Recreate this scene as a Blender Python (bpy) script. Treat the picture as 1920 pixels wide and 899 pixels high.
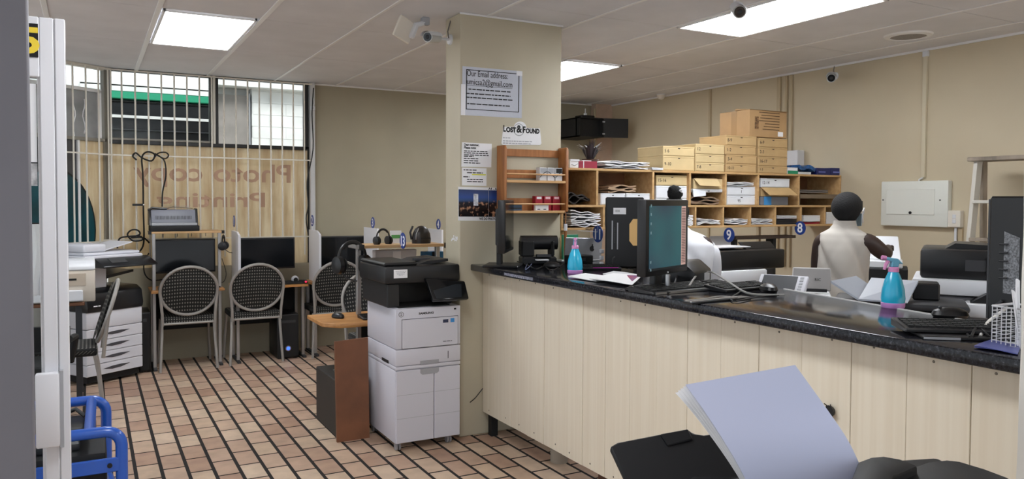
import bpy, bmesh, math, random
from mathutils import Vector, Matrix
random.seed(7)
for o in list(bpy.data.objects): bpy.data.objects.remove(o)
S = bpy.context.scene
COL = S.collection
PI = math.pi
# ------------------------------------------------------------------ camera
F_PX, CX, CY, HZ = 1455.0, 960.0, 424.0, 375.5      # focal length, optical centre and eye level on a 1920x899 frame
YAW, EYE, ROLL = math.radians(28.56), 1.5, math.atan(.0045)
PITCH = math.atan((CY-HZ)/F_PX)
FW = Vector((math.sin(YAW)*math.cos(PITCH), math.cos(YAW)*math.cos(PITCH), -math.sin(PITCH)))
_r0 = Vector((math.cos(YAW), -math.sin(YAW), 0)); _u0 = _r0.cross(FW)
RT = _r0*math.cos(ROLL)+_u0*math.sin(ROLL); UP = RT.cross(FW)
CAM = Vector((0, 0, EYE))
cd = bpy.data.cameras.new('camera'); cam = bpy.data.objects.new('camera', cd); COL.objects.link(cam)
cd.sensor_width = 36; cd.lens = 36*F_PX/1920; cd.shift_y = -(449.5-CY)/1920; cd.clip_start = .05
cam.matrix_world = Matrix(((RT.x, UP.x, -FW.x, 0), (RT.y, UP.y, -FW.y, 0), (RT.z, UP.z, -FW.z, EYE), (0, 0, 0, 1)))
S.camera = cam
# ------------------------------------------------------------------ world, exposure
W = bpy.data.worlds.new('daylight'); S.world = W; W.use_nodes = True
bg = W.node_tree.nodes['Background']; bg.inputs[0].default_value = (.86, .93, 1, 1); bg.inputs[1].default_value = .5
S.view_settings.view_transform = 'Standard'; S.view_settings.look = 'None'
S.view_settings.exposure = 1.25; S.view_settings.gamma = 1; S.view_settings.use_curve_mapping = False
LAMP = 8.2                                           # brightness of the fluorescent ceiling fittings
sd = bpy.data.lights.new('hazy_sun', 'SUN'); sd.energy = 1.5; sd.angle = math.radians(25); sd.color = (1, .98, .95); sun = bpy.data.objects.new('hazy_sun', sd); COL.objects.link(sun); sun.rotation_euler = (math.radians(38), 0, math.radians(4))
HC = 2.663                                           # ceiling height
YB, XR = 7.85, 5.6                                   # back wall, right wall
# ------------------------------------------------------------------ helpers
def ray(x, y): return FW+RT*((x-CX)/F_PX)-UP*((y-CY)/F_PX)
def az(x, y, z): d = ray(x, y); return CAM+d*((z-EYE)/d.z)
def ax(x, y, X): d = ray(x, y); return CAM+d*(X/d.x)
def ay(x, y, Y): d = ray(x, y); return CAM+d*(Y/d.y)
def ad(x, y, D): return CAM+ray(x, y)*D
def lin(c):
    c = c/255.0
    return c/12.92 if c <= .04045 else ((c+.055)/1.055)**2.4
def rgb(c): return (lin(c[0]), lin(c[1]), lin(c[2]), 1)
MATS = {}
def M(name, c=(200, 200, 200), rough=.5, metal=0, noise=0, scale=8, bump=0, stretch=(1, 1, 1), c2=None, emit=0, trans=0, alpha=1, coat=0, coord='Object', spec=.5):
    if name in MATS: return MATS[name]
    m = bpy.data.materials.new(name); m.use_nodes = True; nt = m.node_tree; N = nt.nodes; L = nt.links
    b = N['Principled BSDF']; b.inputs['Roughness'].default_value = rough; b.inputs['Metallic'].default_value = metal
    b.inputs['Specular IOR Level'].default_value = spec
    b.inputs['Base Color'].default_value = rgb(c); m.diffuse_color = rgb(c)
    if coat: b.inputs['Coat Weight'].default_value = coat; b.inputs['Coat Roughness'].default_value = .1
    if trans: b.inputs['Transmission Weight'].default_value = trans
    if alpha < 1: b.inputs['Alpha'].default_value = alpha
    if emit: b.inputs['Emission Color'].default_value = rgb(c); b.inputs['Emission Strength'].default_value = emit
    if noise or c2 or bump:
        tc = N.new('ShaderNodeTexCoord'); mp = N.new('ShaderNodeMapping'); mp.inputs['Scale'].default_value = stretch
        nz = N.new('ShaderNodeTexNoise'); nz.inputs['Scale'].default_value = scale; nz.inputs['Detail'].default_value = 6
        L.new(tc.outputs[coord], mp.inputs[0]); L.new(mp.outputs[0], nz.inputs['Vector'])
        if noise or c2:
            rp = N.new('ShaderNodeValToRGB'); e = rp.color_ramp.elements
            lo = c2 if c2 else tuple(max(0, v*(1-noise)) for v in c); hi = c if c2 else tuple(min(255, v*(1+noise*.6)) for v in c)
            e[0].color = rgb(lo); e[1].color = rgb(hi); e[0].position = .32; e[1].position = .68
            L.new(nz.outputs['Fac'], rp.inputs[0]); L.new(rp.outputs[0], b.inputs['Base Color'])
        if bump:
            bp = N.new('ShaderNodeBump'); bp.inputs['Strength'].default_value = bump; bp.inputs['Distance'].default_value = .01
            L.new(nz.outputs['Fac'], bp.inputs['Height']); L.new(bp.outputs[0], b.inputs['Normal'])
    MATS[name] = m; return m

class MB:
    def __init__(s): s.v = []; s.f = []
    def add(s, vs, fs):
        n = len(s.v); s.v += [Vector(v) for v in vs]; s.f += [[i+n for i in f] for f in fs]; return s
    def box(s, x0, x1, y0, y1, z0, z1, top=None):
        a, b = (x0, x1), (y0, y1)
        v = [(x0, y0, z0), (x1, y0, z0), (x1, y1, z0), (x0, y1, z0), (x0, y0, z1), (x1, y0, z1), (x1, y1, z1), (x0, y1, z1)]
        return s.add(v, [(3, 2, 1, 0), (4, 5, 6, 7), (0, 1, 5, 4), (1, 2, 6, 5), (2, 3, 7, 6), (3, 0, 4, 7)])
    def obox(s, c, sz, rot=(0, 0, 0)):
        from mathutils import Euler
        R = Euler(rot).to_matrix(); n = len(s.v); s.box(-sz[0]/2, sz[0]/2, -sz[1]/2, sz[1]/2, -sz[2]/2, sz[2]/2)
        for i in range(n, len(s.v)): s.v[i] = R@s.v[i]+Vector(c)
        return s
    def hexa(s, a, b):          # two quads (near face a, far face b)
        return s.add(list(a)+list(b), [(0, 1, 2, 3), (7, 6, 5, 4), (0, 4, 5, 1), (1, 5, 6, 2), (2, 6, 7, 3), (3, 7, 4, 0)])
    def prism(s, poly, axis, a0, a1):
        n = len(poly)
        def P(p, a): return {'x': (a, p[0], p[1]), 'y': (p[0], a, p[1]), 'z': (p[0], p[1], a)}[axis]
        return s.add([P(p, a0) for p in poly]+[P(p, a1) for p in poly],
                     [list(range(n))[::-1], list(range(n, 2*n))]+[(i, (i+1) % n, n+(i+1) % n, n+i) for i in range(n)])
    def tube(s, pts, r, n=8, closed=False, flat=None):
        pts = [Vector(p) for p in pts]; m = len(pts); rr = r if isinstance(r, (list, tuple)) else [r]*m
        vs = []; fs = []; prev = None
        for i, p in enumerate(pts):
            if closed: t = pts[(i+1) % m]-pts[i-1]
            else: t = pts[min(i+1, m-1)]-pts[max(i-1, 0)]
            t.normalize()
            if prev is None:
                u = t.cross(Vector((0, 0, 1)))
                if u.length < .1: u = t.cross(Vector((1, 0, 0)))
            else: u = prev-t*prev.dot(t)
            u.normalize(); prev = u; w = t.cross(u)
            for k in range(n):
                a = 2*PI*k/n; vs.append(p+(u*math.cos(a)+w*math.sin(a))*rr[i])
        q = m if closed else m-1
        for i in range(q):
            j = (i+1) % m
            for k in range(n): fs.append((i*n+k, i*n+(k+1) % n, j*n+(k+1) % n, j*n+k))
        if not closed: fs += [list(range(n))[::-1], [(m-1)*n+k for k in range(n)]]
        return s.add(vs, fs)
    def cyl(s, p0, p1, r0, r1=None, n=16): return s.tube([p0, p1], [r0, r0 if r1 is None else r1], n)
    def lathe(s, prof, c=(0, 0, 0), n=24, axis='z', sx=1, sy=1):
        vs = []; fs = []; m = len(prof)
        for r, z in prof:
            for k in range(n):
                a = 2*PI*k/n; x, y = r*math.cos(a)*sx, r*math.sin(a)*sy
                p = {'z': (x, y, z), 'x': (z, x, y), 'y': (x, z, y)}[axis]; vs.append(Vector(p)+Vector(c))
        for i in range(m-1):
            for k in range(n): fs.append((i*n+k, i*n+(k+1) % n, (i+1)*n+(k+1) % n, (i+1)*n+k))
        fs += [list(range(n))[::-1], [(m-1)*n+k for k in range(n)]]
        return s.add(vs, fs)
    def sph(s, c, r, n=16, m=10):
        if not isinstance(r, (list, tuple)): r = (r, r, r)
        vs = []; fs = []
        for i in range(m+1):
            t = PI*i/m; ri = max(math.sin(t), 1e-3)
            for k in range(n):
                a = 2*PI*k/n; vs.append((c[0]+r[0]*ri*math.cos(a), c[1]+r[1]*ri*math.sin(a), c[2]-r[2]*math.cos(t)))
        for i in range(m):
            for k in range(n): fs.append((i*n+k, i*n+(k+1) % n, (i+1)*n+(k+1) % n, (i+1)*n+k))
        return s.add(vs, fs)
    def grid(s, fn, nu, nv, th=0):       # fn(u,v)->point, optional thickness along +normal
        vs = [Vector(fn(i/nu, j/nv)) for j in range(nv+1) for i in range(nu+1)]; w = nu+1
        fs = [(j*w+i, j*w+i+1, (j+1)*w+i+1, (j+1)*w+i) for j in range(nv) for i in range(nu)]
        if th:
            nr = [Vector() for _ in vs]
            for f in fs:
                nn = (vs[f[1]]-vs[f[0]]).cross(vs[f[3]]-vs[f[0]])
                for i in f: nr[i] += nn
            k = len(vs); vs = vs+[v-n.normalized()*th for v, n in zip(vs, nr)]
            fs = fs+[tuple(i+k for i in f[::-1]) for f in fs]
            ring = [i for i in range(nu)]+[j*w+nu for j in range(nv)]+[nv*w+i for i in range(nu, 0, -1)]+[j*w for j in range(nv, 0, -1)]
            for a, b in zip(ring, ring[1:]+ring[:1]): fs.append((b, a, a+k, b+k))
        return s.add(vs, fs)
    def mesh(s, name, mat, bev=0, seg=1, ang=35):
        if bev and seg >= 3: ang = min(ang, 25)
        me = bpy.data.meshes.new(name); bm = bmesh.new(); vv = [bm.verts.new(v) for v in s.v]
        for f in s.f:
            try: bm.faces.new([vv[i] for i in f])
            except ValueError: pass
        bmesh.ops.recalc_face_normals(bm, faces=bm.faces)
        if bev:
            es = [e for e in bm.edges if len(e.link_faces) == 2 and e.calc_face_angle(0) > .6]
            bmesh.ops.bevel(bm, geom=es, offset=bev, segments=seg, affect='EDGES', profile=.5, clamp_overlap=True)
        bm.to_mesh(me); bm.free()
        for p in me.polygons:
            p.use_smooth = True
            if bev:
                le = max((me.vertices[a].co-me.vertices[b].co).length for a, b in p.edge_keys)
                if p.area > le*bev*2.2: p.use_smooth = False
        me.set_sharp_from_angle(angle=math.radians(ang))
        if mat: me.materials.append(mat)
        return me
    def build(s, name, mat, parent=None, bev=0, seg=1, ang=35):
        return link(name, s.mesh(name, mat, bev, seg, ang), parent)
def link(name, me, parent=None):
    o = bpy.data.objects.new(name, me); COL.objects.link(o)
    if parent is not None: o.parent = parent
    return o
def tag(o, label, cat, group=None):
    o['label'] = label; o['category'] = cat
    if group: o['group'] = group
    return o
def thing(name, label, cat, loc=(0, 0, 0), rz=0, group=None):
    o = bpy.data.objects.new(name, None); COL.objects.link(o); o.location = loc; o.rotation_euler = (0, 0, rz); o.empty_display_size = .05
    return tag(o, label, cat, group)
def struct(name, loc=(0, 0, 0)):
    o = bpy.data.objects.new(name, None); COL.objects.link(o); o.location = loc; o['kind'] = 'structure'; return o
def copy_tree(o, loc=None, rz=None, label=None, parent=None):
    c = o.copy(); COL.objects.link(c); c.parent = parent
    if loc is not None: c.location = loc
    if rz is not None: c.rotation_euler = (0, 0, rz)
    if label: c['label'] = label
    for ch in list(o.children): copy_tree(ch, parent=c)
    return c
def text(name, body, size, mat, parent, o, right, up, align='LEFT', ext=.0004, sx=1, bold=0, spacing=1):
    cu = bpy.data.curves.new(name, 'FONT'); cu.body = body; cu.size = size; cu.align_x = align; cu.extrude = ext; cu.offset = bold; cu.space_character = spacing; cu.resolution_u = 3
    t = bpy.data.objects.new(name, cu); me = bpy.data.meshes.new_from_object(t); bpy.data.objects.remove(t); bpy.data.curves.remove(cu)
    r = Vector(right).normalized(); u = Vector(up).normalized(); n = r.cross(u); r = r*sx
    me.transform(Matrix(((r.x, u.x, n.x, o[0]), (r.y, u.y, n.y, o[1]), (r.z, u.z, n.z, o[2]), (0, 0, 0, 1))))
    me.materials.clear(); me.materials.append(mat)
    return link(name, me, parent)
def lines(parent, mat, o, right, up, rows, name='print_line', h=.003, n=None):
    # flat printed text lines too small to read: rows of (x0, x1, y) in metres, broken into words
    r = Vector(right).normalized(); u = Vector(up).normalized(); nn = r.cross(u); o = Vector(o); mb = MB()
    for x0, x1, y in rows:
        x = x0
        while x < x1:
            w = min(random.uniform(2, 6)*h, x1-x)
            a = o+r*x+u*y; mb.add([a+nn*.0004, a+r*w+nn*.0004, a+r*w+u*h+nn*.0004, a+u*h+nn*.0004], [(0, 1, 2, 3)]); x += w+h*.7
    ob = mb.build(name, mat, parent); ob['kind'] = 'stuff'; return ob
X3, Y3, Z3 = Vector((1, 0, 0)), Vector((0, 1, 0)), Vector((0, 0, 1))
BLACK = M('black_plastic', (20, 20, 22), .38); BLACKM = M('black_matt', (16, 16, 17), .7); DARK = M('dark_grey_plastic', (52, 53, 56), .5)
WHITE = M('white_plastic', (222, 224, 228), .4); PAPER = M('white_paper', (238, 238, 240), .8); INK = M('black_ink', (18, 18, 20), .7)
GREYP = M('grey_plastic', (165, 167, 172), .45); CHROME = M('brushed_steel', (190, 190, 192), .3, 1); SILVER = M('silver_tube', (176, 174, 172), .38, .7)
CABLE = M('black_cable', (14, 14, 15), .5); SCREEN = M('dark_screen', (14, 17, 21), .16); PCARD = M('pale_grey_card', (205, 205, 208), .7)
# ================================================================== the room
WALLM = M('beige_wall_paint', (202, 189, 162), .62, noise=.02, scale=2.2, coord='Object')
WALLB = M('shaded_beige_wall_paint', (166, 158, 136), .62, noise=.03, scale=1.6)  # shade on the back wall is put into this darker paint colour
CEILM = M('ceiling_board', (222, 223, 227), .8, noise=.025, scale=3)
TRIMW = M('white_gloss_trim', (235, 235, 235), .35)
# ---- floor: quarry tiles in running bond, dark joints
def tile_mat():
    m = bpy.data.materials.new('quarry_tile'); m.use_nodes = True; nt = m.node_tree; N = nt.nodes; L = nt.links; b = N['Principled BSDF']
    g = N.new('ShaderNodeNewGeometry'); sp = N.new('ShaderNodeSeparateXYZ'); L.new(g.outputs['Position'], sp.inputs[0])
    def ma(op, a, v=None, b2=None):
        n = N.new('ShaderNodeMath'); n.operation = op; L.new(a, n.inputs[0])
        if b2 is not None: L.new(b2, n.inputs[1])
        elif v is not None: n.inputs[1].default_value = v
        return n.outputs[0]
    u = ma('FLOOR', ma('DIVIDE', ma('SUBTRACT', sp.outputs[0], TX0), TPX))
    half = ma('MULTIPLY', ma('MODULO', ma('ADD', u, 100), 2), TPY/2)
    v = ma('FLOOR', ma('DIVIDE', ma('ADD', ma('SUBTRACT', sp.outputs[1], TY0), b2=half), TPY))
    cb = N.new('ShaderNodeCombineXYZ'); L.new(u, cb.inputs[0]); L.new(v, cb.inputs[1])
    wn = N.new('ShaderNodeTexWhiteNoise'); wn.noise_dimensions = '2D'; L.new(cb.outputs[0], wn.inputs['Vector'])
    rp = N.new('ShaderNodeValToRGB'); e = rp.color_ramp.elements; e[0].color = rgb((176, 142, 120)); e[1].color = rgb((214, 190, 166)); e[0].position = 0
    q = e.new(.45); q.color = rgb((198, 168, 145)); q = e.new(.75); q.color = rgb((204, 178, 152)); L.new(wn.outputs['Value'], rp.inputs[0])
    nz = N.new('ShaderNodeTexNoise'); nz.inputs['Scale'].default_value = 9; nz.inputs['Detail'].default_value = 8; L.new(g.outputs['Position'], nz.inputs['Vector'])
    r2 = N.new('ShaderNodeValToRGB'); r2.color_ramp.elements[0].color = (.76, .74, .73, 1); r2.color_ramp.elements[1].color = (1.05, 1.05, 1.05, 1); r2.color_ramp.elements[0].position = .3; r2.color_ramp.elements[1].position = .62
    L.new(nz.outputs['Fac'], r2.inputs[0])
    mx = N.new('ShaderNodeMixRGB'); mx.blend_type = 'MULTIPLY'; mx.inputs[0].default_value = .8; L.new(rp.outputs[0], mx.inputs[1]); L.new(r2.outputs[0], mx.inputs[2])
    L.new(mx.outputs[0], b.inputs['Base Color']); b.inputs['Roughness'].default_value = .42
    bp = N.new('ShaderNodeBump'); bp.inputs['Strength'].default_value = .15; L.new(nz.outputs['Fac'], bp.inputs['Height']); L.new(bp.outputs[0], b.inputs['Normal'])
    return m
TX0, TPX, TY0, TPY = .2043, .1277, 5.2604, .2455
TILE = tile_mat()
floor = MB().box(-2.6, XR+.1, -2.2, YB+.1, -.12, -.0014).build('floor', M('dark_grout', (30, 25, 23), .9, noise=.2, scale=40)); floor['kind'] = 'structure'
JW, JT = .0165, .0145
def tile_mb(x, y):
    a, b = x+JW/2, y+JT/2; c, d = x+TPX-JW/2, y+TPY-JT/2; e = .002
    return [(a, b, -.004), (c, b, -.004), (c, d, -.004), (a, d, -.004), (a+e, b+e, 0), (c-e, b+e, 0), (c-e, d-e, 0), (a+e, d-e, 0)], [(4, 5, 6, 7), (0, 1, 5, 4), (1, 2, 6, 5), (2, 3, 7, 6), (3, 0, 4, 7)]
cand = []; rest = MB()
for i in range(-21, 42):
    for j in range(-31, 11):
        x = TX0+i*TPX; y = TY0+j*TPY-(TPY/2 if i % 2 else 0)
        if y+TPY > YB+.12 or x+TPX > XR+.1: continue
        c = Vector((x+TPX/2, y+TPY/2, 0)); v = c-CAM; w = v.dot(FW)
        px = CX+F_PX*v.dot(RT)/w if w > .1 else -9; py = CY-F_PX*v.dot(UP)/w if w > .1 else -9
        vis = 125 < px < 1150 and 640 < py < 912 and not (c.x > 2.35) and c.y < 7.6 and not (1.62 < c.x < 2.0 and 4.5 < c.y < 5.3)
        cand.append((w if vis else 99, i, j, x, y))
cand.sort()
v0, f0 = tile_mb(0, 0)
tme = MB().add(v0, f0).mesh('floor_tile', TILE)
for k, (w, i, j, x, y) in enumerate(cand):
    if w < 99 and k < 300:
        o = link('floor_tile', tme, floor); o.location = (x, y, 0)
    else:
        vv, ff = tile_mb(x, y); rest.add(vv, ff)
o = rest.build('floor_tiles_further_off', TILE, floor); o['kind'] = 'stuff'
# ---- walls
w = MB().box(XR, XR+.15, -2.2, YB+.15, 0, HC+.3).build('wall_right', WALLM); w['kind'] = 'structure'
w = MB().box(2.0, XR, YB, YB+.15, 0, HC+.3).build('wall_back', WALLB); w['kind'] = 'structure'
MB().box(.14, 2.0, YB-.02, YB+.15, 0, .86).build('wall_below_window', WALLB, w)
MB().box(5.36, XR, YB-.1, YB, 0, HC).build('corner_boxing', M('pinkish_plaster', (200, 176, 156), .7, noise=.05), w)
p = MB().box(2.03, 2.775, 4.412, 4.64, 0, HC).build('wall_pillar', M('pillar_paint', (192, 183, 160), .6, noise=.03, scale=2.5), bev=.012, seg=2); p['kind'] = 'structure'
MB().box(2.025, 2.78, 4.405, 4.411, HC-.012, HC-.001).build('pillar_cornice', TRIMW, p)
# plaster scuffs where tape was pulled off
mb = MB()
for i in range(16):
    a = random.uniform(0, .09); z = random.uniform(0, .03); mb.box(2.0285, 2.03, 4.44+a, 4.44+a+random.uniform(.004, .012), 1.235+z, 1.24+z+random.uniform(.004, .012))
mb.build('tape_scar', PAPER, p)
# ---- left foreground: grey wall end and white return at the far right
q = ad(60, 374, 1.3)
q.x = q.y*math.tan(YAW+math.atan((60-CX)/F_PX))
w = MB().box(q.x-1.6, q.x, q.y-.05, q.y, 0, HC).build('wall_left', M('grey_painted_metal', (112, 112, 120), .55, noise=.04, scale=3), bev=.006, seg=2); w['kind'] = 'structure'
q = ad(1919.5, 372, 1.85)
def wavy(u, v):
    return (q.x+u*.085+.0035*math.sin(v*23)+.002*math.sin(v*61), q.y-.003*math.sin(v*17+u*9)-.14*u, v*HC)
w = MB().grid(wavy, 6, 60, th=-.05).build('wall_near_right', M('white_papered_board', (226, 224, 216), .6, noise=.04, scale=6), ang=60); w['kind'] = 'structure'
# ---- ceiling: boards in a bar grid
ceil = MB().box(-2.1, XR, -2.2, YB+.1, HC+.012, HC+.16).build('ceiling', CEILM); ceil['kind'] = 'structure'
CXS = [.385+.6115*k for k in range(-4, 9)]+[XR]
LEFTY = [YB, 6.42, 5.22, 4.02, 2.82, 1.62, .42, -.78, -1.98]; RIGHTY = [YB, 6.64, 5.43, 4.09, 2.89, 1.69, .49, -.71, -1.91]
LIGHTS = [(.41, .97, 5.24, 6.40, 0), (3.46, 4.04, 2.91, 4.07, 1), (3.46, 4.04, 5.45, 6.62, 2), (.41, .97, 1.64, 2.80, 3), (3.46, 4.04, -.69, .47, 4)]  # last two panels are unseen, added to brighten the near boards and staff side
for a, b in zip(CXS[:-1], CXS[1:]):
    for y1, y0 in zip((LEFTY if a < 2.1 else RIGHTY)[:-1], (LEFTY if a < 2.1 else RIGHTY)[1:]):
        cx, cy = (a+b)/2, (y0+y1)/2
        if any(l[0] < cx < l[1] and l[2] < cy < l[3] for l in LIGHTS): continue
        MB().box(a+.004, b-.004, y0+.003, y1-.003, HC, HC+.011).build('ceiling_board', CEILM, ceil)
for k, a in enumerate(CXS[:-1]):
    wd = .016 if a < 1.2 else .011
    MB().box(a-wd, a+wd, -2.1, YB, HC-.006, HC+.0005).build('ceiling_bar', TRIMW, ceil, bev=.002)
MB().box(2.0, XR, YB-.012, YB, HC-.014, HC).build('ceiling_edge_strip', TRIMW, ceil)
MB().box(XR-.014, XR, -2, YB, HC-.016, HC).build('ceiling_edge_strip', TRIMW, ceil)
# ---- fluorescent fittings
def lamp_mat(k, period, n):
    m = bpy.data.materials.new('lit_diffuser'); m.use_nodes = True; nt = m.node_tree; N = nt.nodes; L = nt.links; b = N['Principled BSDF']
    b.inputs['Base Color'].default_value = (.8, .82, .86, 1); b.inputs['Emission Color'].default_value = (.93, .96, 1, 1)
    tc = N.new('ShaderNodeTexCoord'); sp = N.new('ShaderNodeSeparateXYZ'); L.new(tc.outputs['Object'], sp.inputs[0])
    a = N.new('ShaderNodeMath'); a.operation = 'MULTIPLY'; a.inputs[1].default_value = 2*PI/period; L.new(sp.outputs[0], a.inputs[0])
    c = N.new('ShaderNodeMath'); c.operation = 'COSINE'; L.new(a.outputs[0], c.inputs[0])
    mr = N.new('ShaderNodeMapRange'); mr.inputs[1].default_value = -1; mr.inputs[2].default_value = 1; mr.inputs[3].default_value = LAMP*.7; mr.inputs[4].default_value = LAMP*1.3
    if n == 2: a.inputs[1].default_value = 2*PI/period; c.operation = 'COSINE'
    L.new(c.outputs[0], mr.inputs[0]); L.new(mr.outputs[0], b.inputs['Emission Strength'])
    return m
LLAB = ['square-looking lit ceiling panel with two tube streaks above the back desks', 'long lit fluorescent ceiling panel above the counter near the right top edge', 'lit fluorescent ceiling panel half hidden behind the pillar',
        'unseen ceiling panel added over the entrance to brighten the counter boards', 'unseen ceiling panel added for light over the near staff area']
for (x0, x1, y0, y1, k) in LIGHTS:
    t = thing('ceiling_light', LLAB[k], 'ceiling light', ((x0+x1)/2, (y0+y1)/2, HC-.012), 0, 'fluorescent ceiling panels')
    hx, hy = (x1-x0)/2, (y1-y0)/2; r = .018
    MB().box(-hx, hx, -hy, -hy+r, 0, .02).box(-hx, hx, hy-r, hy, 0, .02).box(-hx, -hx+r, -hy, hy, 0, .02).box(hx-r, hx, -hy, hy, 0, .02).build('frame', TRIMW, t, bev=.003)
    MB().box(-hx+r, hx-r, -hy+r, hy-r, .006, .014).build('diffuser', lamp_mat(k, .30 if k == 0 else .145, 2), t)
# ---- window in the back wall
win = struct('window_1', (0, YB, 0))
BF = M('black_window_frame', (24, 23, 22), .45); GF = M('grey_window_frame', (138, 134, 124), .5)
WHF = M('cream_steel', (222, 217, 205), .42)
def fr(name, x0, x1, z0, z1, m, d0=-.02, d1=.05): return MB().box(x0, x1, d0, d1, z0, z1).build(name, m, win, bev=.003)
fr('jamb', .115, .165, .86, HC, GF); fr('jamb', .165, .185, 2.0, HC, BF)
fr('mullion', 1.005, 1.035, 2.02, HC, BF); fr('mullion', 1.058, 1.085, 2.02, HC, BF); fr('mullion', 1.035, 1.058, 2.02, HC, WHF, -.03, .04)
fr('jamb', 1.895, 1.935, 2.0, HC, BF); fr('post', 1.945, 1.992, .86, HC, M('grey_white_post', (205, 205, 205), .5), -.06, .06)
fr('head', .12, 1.99, HC-.02, HC, BF)
fr('transom', .14, 1.94, 1.99, 2.025, BF); fr('transom', .14, 1.04, 2.025, 2.045, GF)
fr('edge_gap', 1.992, 2.0, .86, HC, BF, -.01, .05); fr('edge_gap', 1.928, 1.945, .86, 2.0, BF, -.01, .05)
glass = M('window_glass', (235, 240, 240), .03, trans=1, alpha=1); glass.node_tree.nodes['Principled BSDF'].inputs['IOR'].default_value = 1.02
for a, b in ((.185, 1.005), (1.085, 1.895)): MB().box(a, b, .012, .016, 2.025, HC-.02).build('pane', glass, win)
# stained backing board over the lower panes: daylight glows through it
def board_mat():
    m = bpy.data.materials.new('stained_backing_board'); m.use_nodes = True; nt = m.node_tree; N = nt.nodes; L = nt.links; b = N['Principled BSDF']
    tc = N.new('ShaderNodeTexCoord'); mp = N.new('ShaderNodeMapping'); mp.inputs['Scale'].default_value = (7, 1, .7); L.new(tc.outputs['Object'], mp.inputs[0])
    nz = N.new('ShaderNodeTexNoise'); nz.inputs['Scale'].default_value = 2.2; nz.inputs['Detail'].default_value = 9; nz.inputs['Roughness'].default_value = .6; L.new(mp.outputs[0], nz.inputs['Vector'])
    rp = N.new('ShaderNodeValToRGB'); e = rp.color_ramp.elements; e[0].position = .3; e[1].position = .72; e[0].color = rgb((206, 184, 146)); e[1].color = rgb((242, 234, 212)); L.new(nz.outputs['Fac'], rp.inputs[0])
    n2 = N.new('ShaderNodeTexNoise'); n2.inputs['Scale'].default_value = 3.1; n2.inputs['Detail'].default_value = 5; L.new(tc.outputs['Object'], n2.inputs['Vector'])
    r2 = N.new('ShaderNodeValToRGB'); r2.color_ramp.elements[0].position = .35; r2.color_ramp.elements[1].position = .55; r2.color_ramp.elements[0].color = (.72, .66, .56, 1); r2.color_ramp.elements[1].color = (1, 1, 1, 1); L.new(n2.outputs['Fac'], r2.inputs[0])
    mx = N.new('ShaderNodeMixRGB'); mx.blend_type = 'MULTIPLY'; mx.inputs[0].default_value = .4; L.new(rp.outputs[0], mx.inputs[1]); L.new(r2.outputs[0], mx.inputs[2])
    L.new(mx.outputs[0], b.inputs['Base Color']); b.inputs['Roughness'].default_value = .7
    tr = N.new('ShaderNodeBsdfTranslucent'); L.new(mx.outputs[0], tr.inputs[0]); ms = N.new('ShaderNodeMixShader'); ms.inputs[0].default_value = .5
    L.new(b.outputs[0], ms.inputs[1]); L.new(tr.outputs[0], ms.inputs[2]); L.new(ms.outputs[0], N['Material Output'].inputs[0])
    return m
BOARD = board_mat()
MB().box(.165, 1.928, .0, .006, .86, 1.99).build('backing_board', BOARD, win)
LET = M('show_through_letters', (186, 152, 128), .75)
def mirror_text(body, xa, xb, yb, yt):
    a = ay(xa, yb, YB-.004); b = ay(xb, yb, YB-.004); zt = ay((xa+xb)/2, yt, YB).z
    o = text('mirrored_lettering', body, (zt-a.z)*1.38, LET, win, (0, 0, 0), X3, Z3, bold=.004, ext=0)
    xs = [v.co.x for v in o.data.vertices]; w0 = max(xs)-min(xs); X0_ = min(xs); k = (b.x-a.x)/w0
    for v in o.data.vertices: v.co = Vector((b.x-(v.co.x-X0_)*k, -.003, a.z+v.co.z))
    o.data.flip_normals(); o.data.update()
mirror_text('Photo copy', 250, 545, 338, 305); mirror_text('Printing', 294, 497, 388, 360)
# chamfered corner window to the left
A = Vector((.14, YB-.01, 0)); dC = Vector((-.803, -.596, 0)); nC = Vector((.596, -.803, 0))      # runs back towards the entrance
w2 = struct('window_2', A); w2.rotation_euler = (0, 0, math.atan2(-.596, -.803)+PI)
def c2(name, s0, s1, z0, z1, m, d0=-.02, d1=.03): return MB().box(-s1, -s0, d0, d1, z0, z1).build(name, m, w2, bev=.002)
c2('jamb', .0, .035, .9, HC, GF); c2('head', 0, 1.3, HC-.03, HC, WHF); c2('transom', .0, 1.3, 2.0, 2.03, GF); c2('stile', .06, .085, 2.03, 2.45, TRIMW); c2('rail', .06, 1.3, 2.43, 2.46, TRIMW)
c2('pane', .085, 1.3, 2.03, 2.43, M('grey_reflection_glass', (150, 152, 152), .25, noise=.2, scale=3), 0, .005)  # flat grey colour stands in for the reflection in the first pane
c2('pane', .0, 1.3, 2.46, HC-.03, glass, 0, .005)
c2('backing_board', .035, .27, .86, 2.0, BOARD, 0, .006); c2('stile', .27, .29, .86, 2.0, TRIMW)
c2('pane', .29, 1.3, 1.1, 2.0, M('dark_grey_pane', (72, 72, 74), .3), 0, .005); c2('sill_wall', 0, 1.3, 0, 1.1, M('dado_white', (205, 205, 200), .6), .01, .08)
c2('sill', 0, 1.3, 1.09, 1.115, TRIMW, -.06, .02)
mb = MB()
for k in range(5):
    pts = []
    for i in range(9):
        t = i/8; pts.append((-.22-.03*k+.012*math.sin(t*9+k), -.004, 2.06+.3*t-(.02*k if i == 0 else 0)))
    if k in (0, 3): mb.tube(pts, .005, 5)
mb.build('white_streaks', PAPER, w2)  # thin white curvy marks across the grey pane
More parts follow.
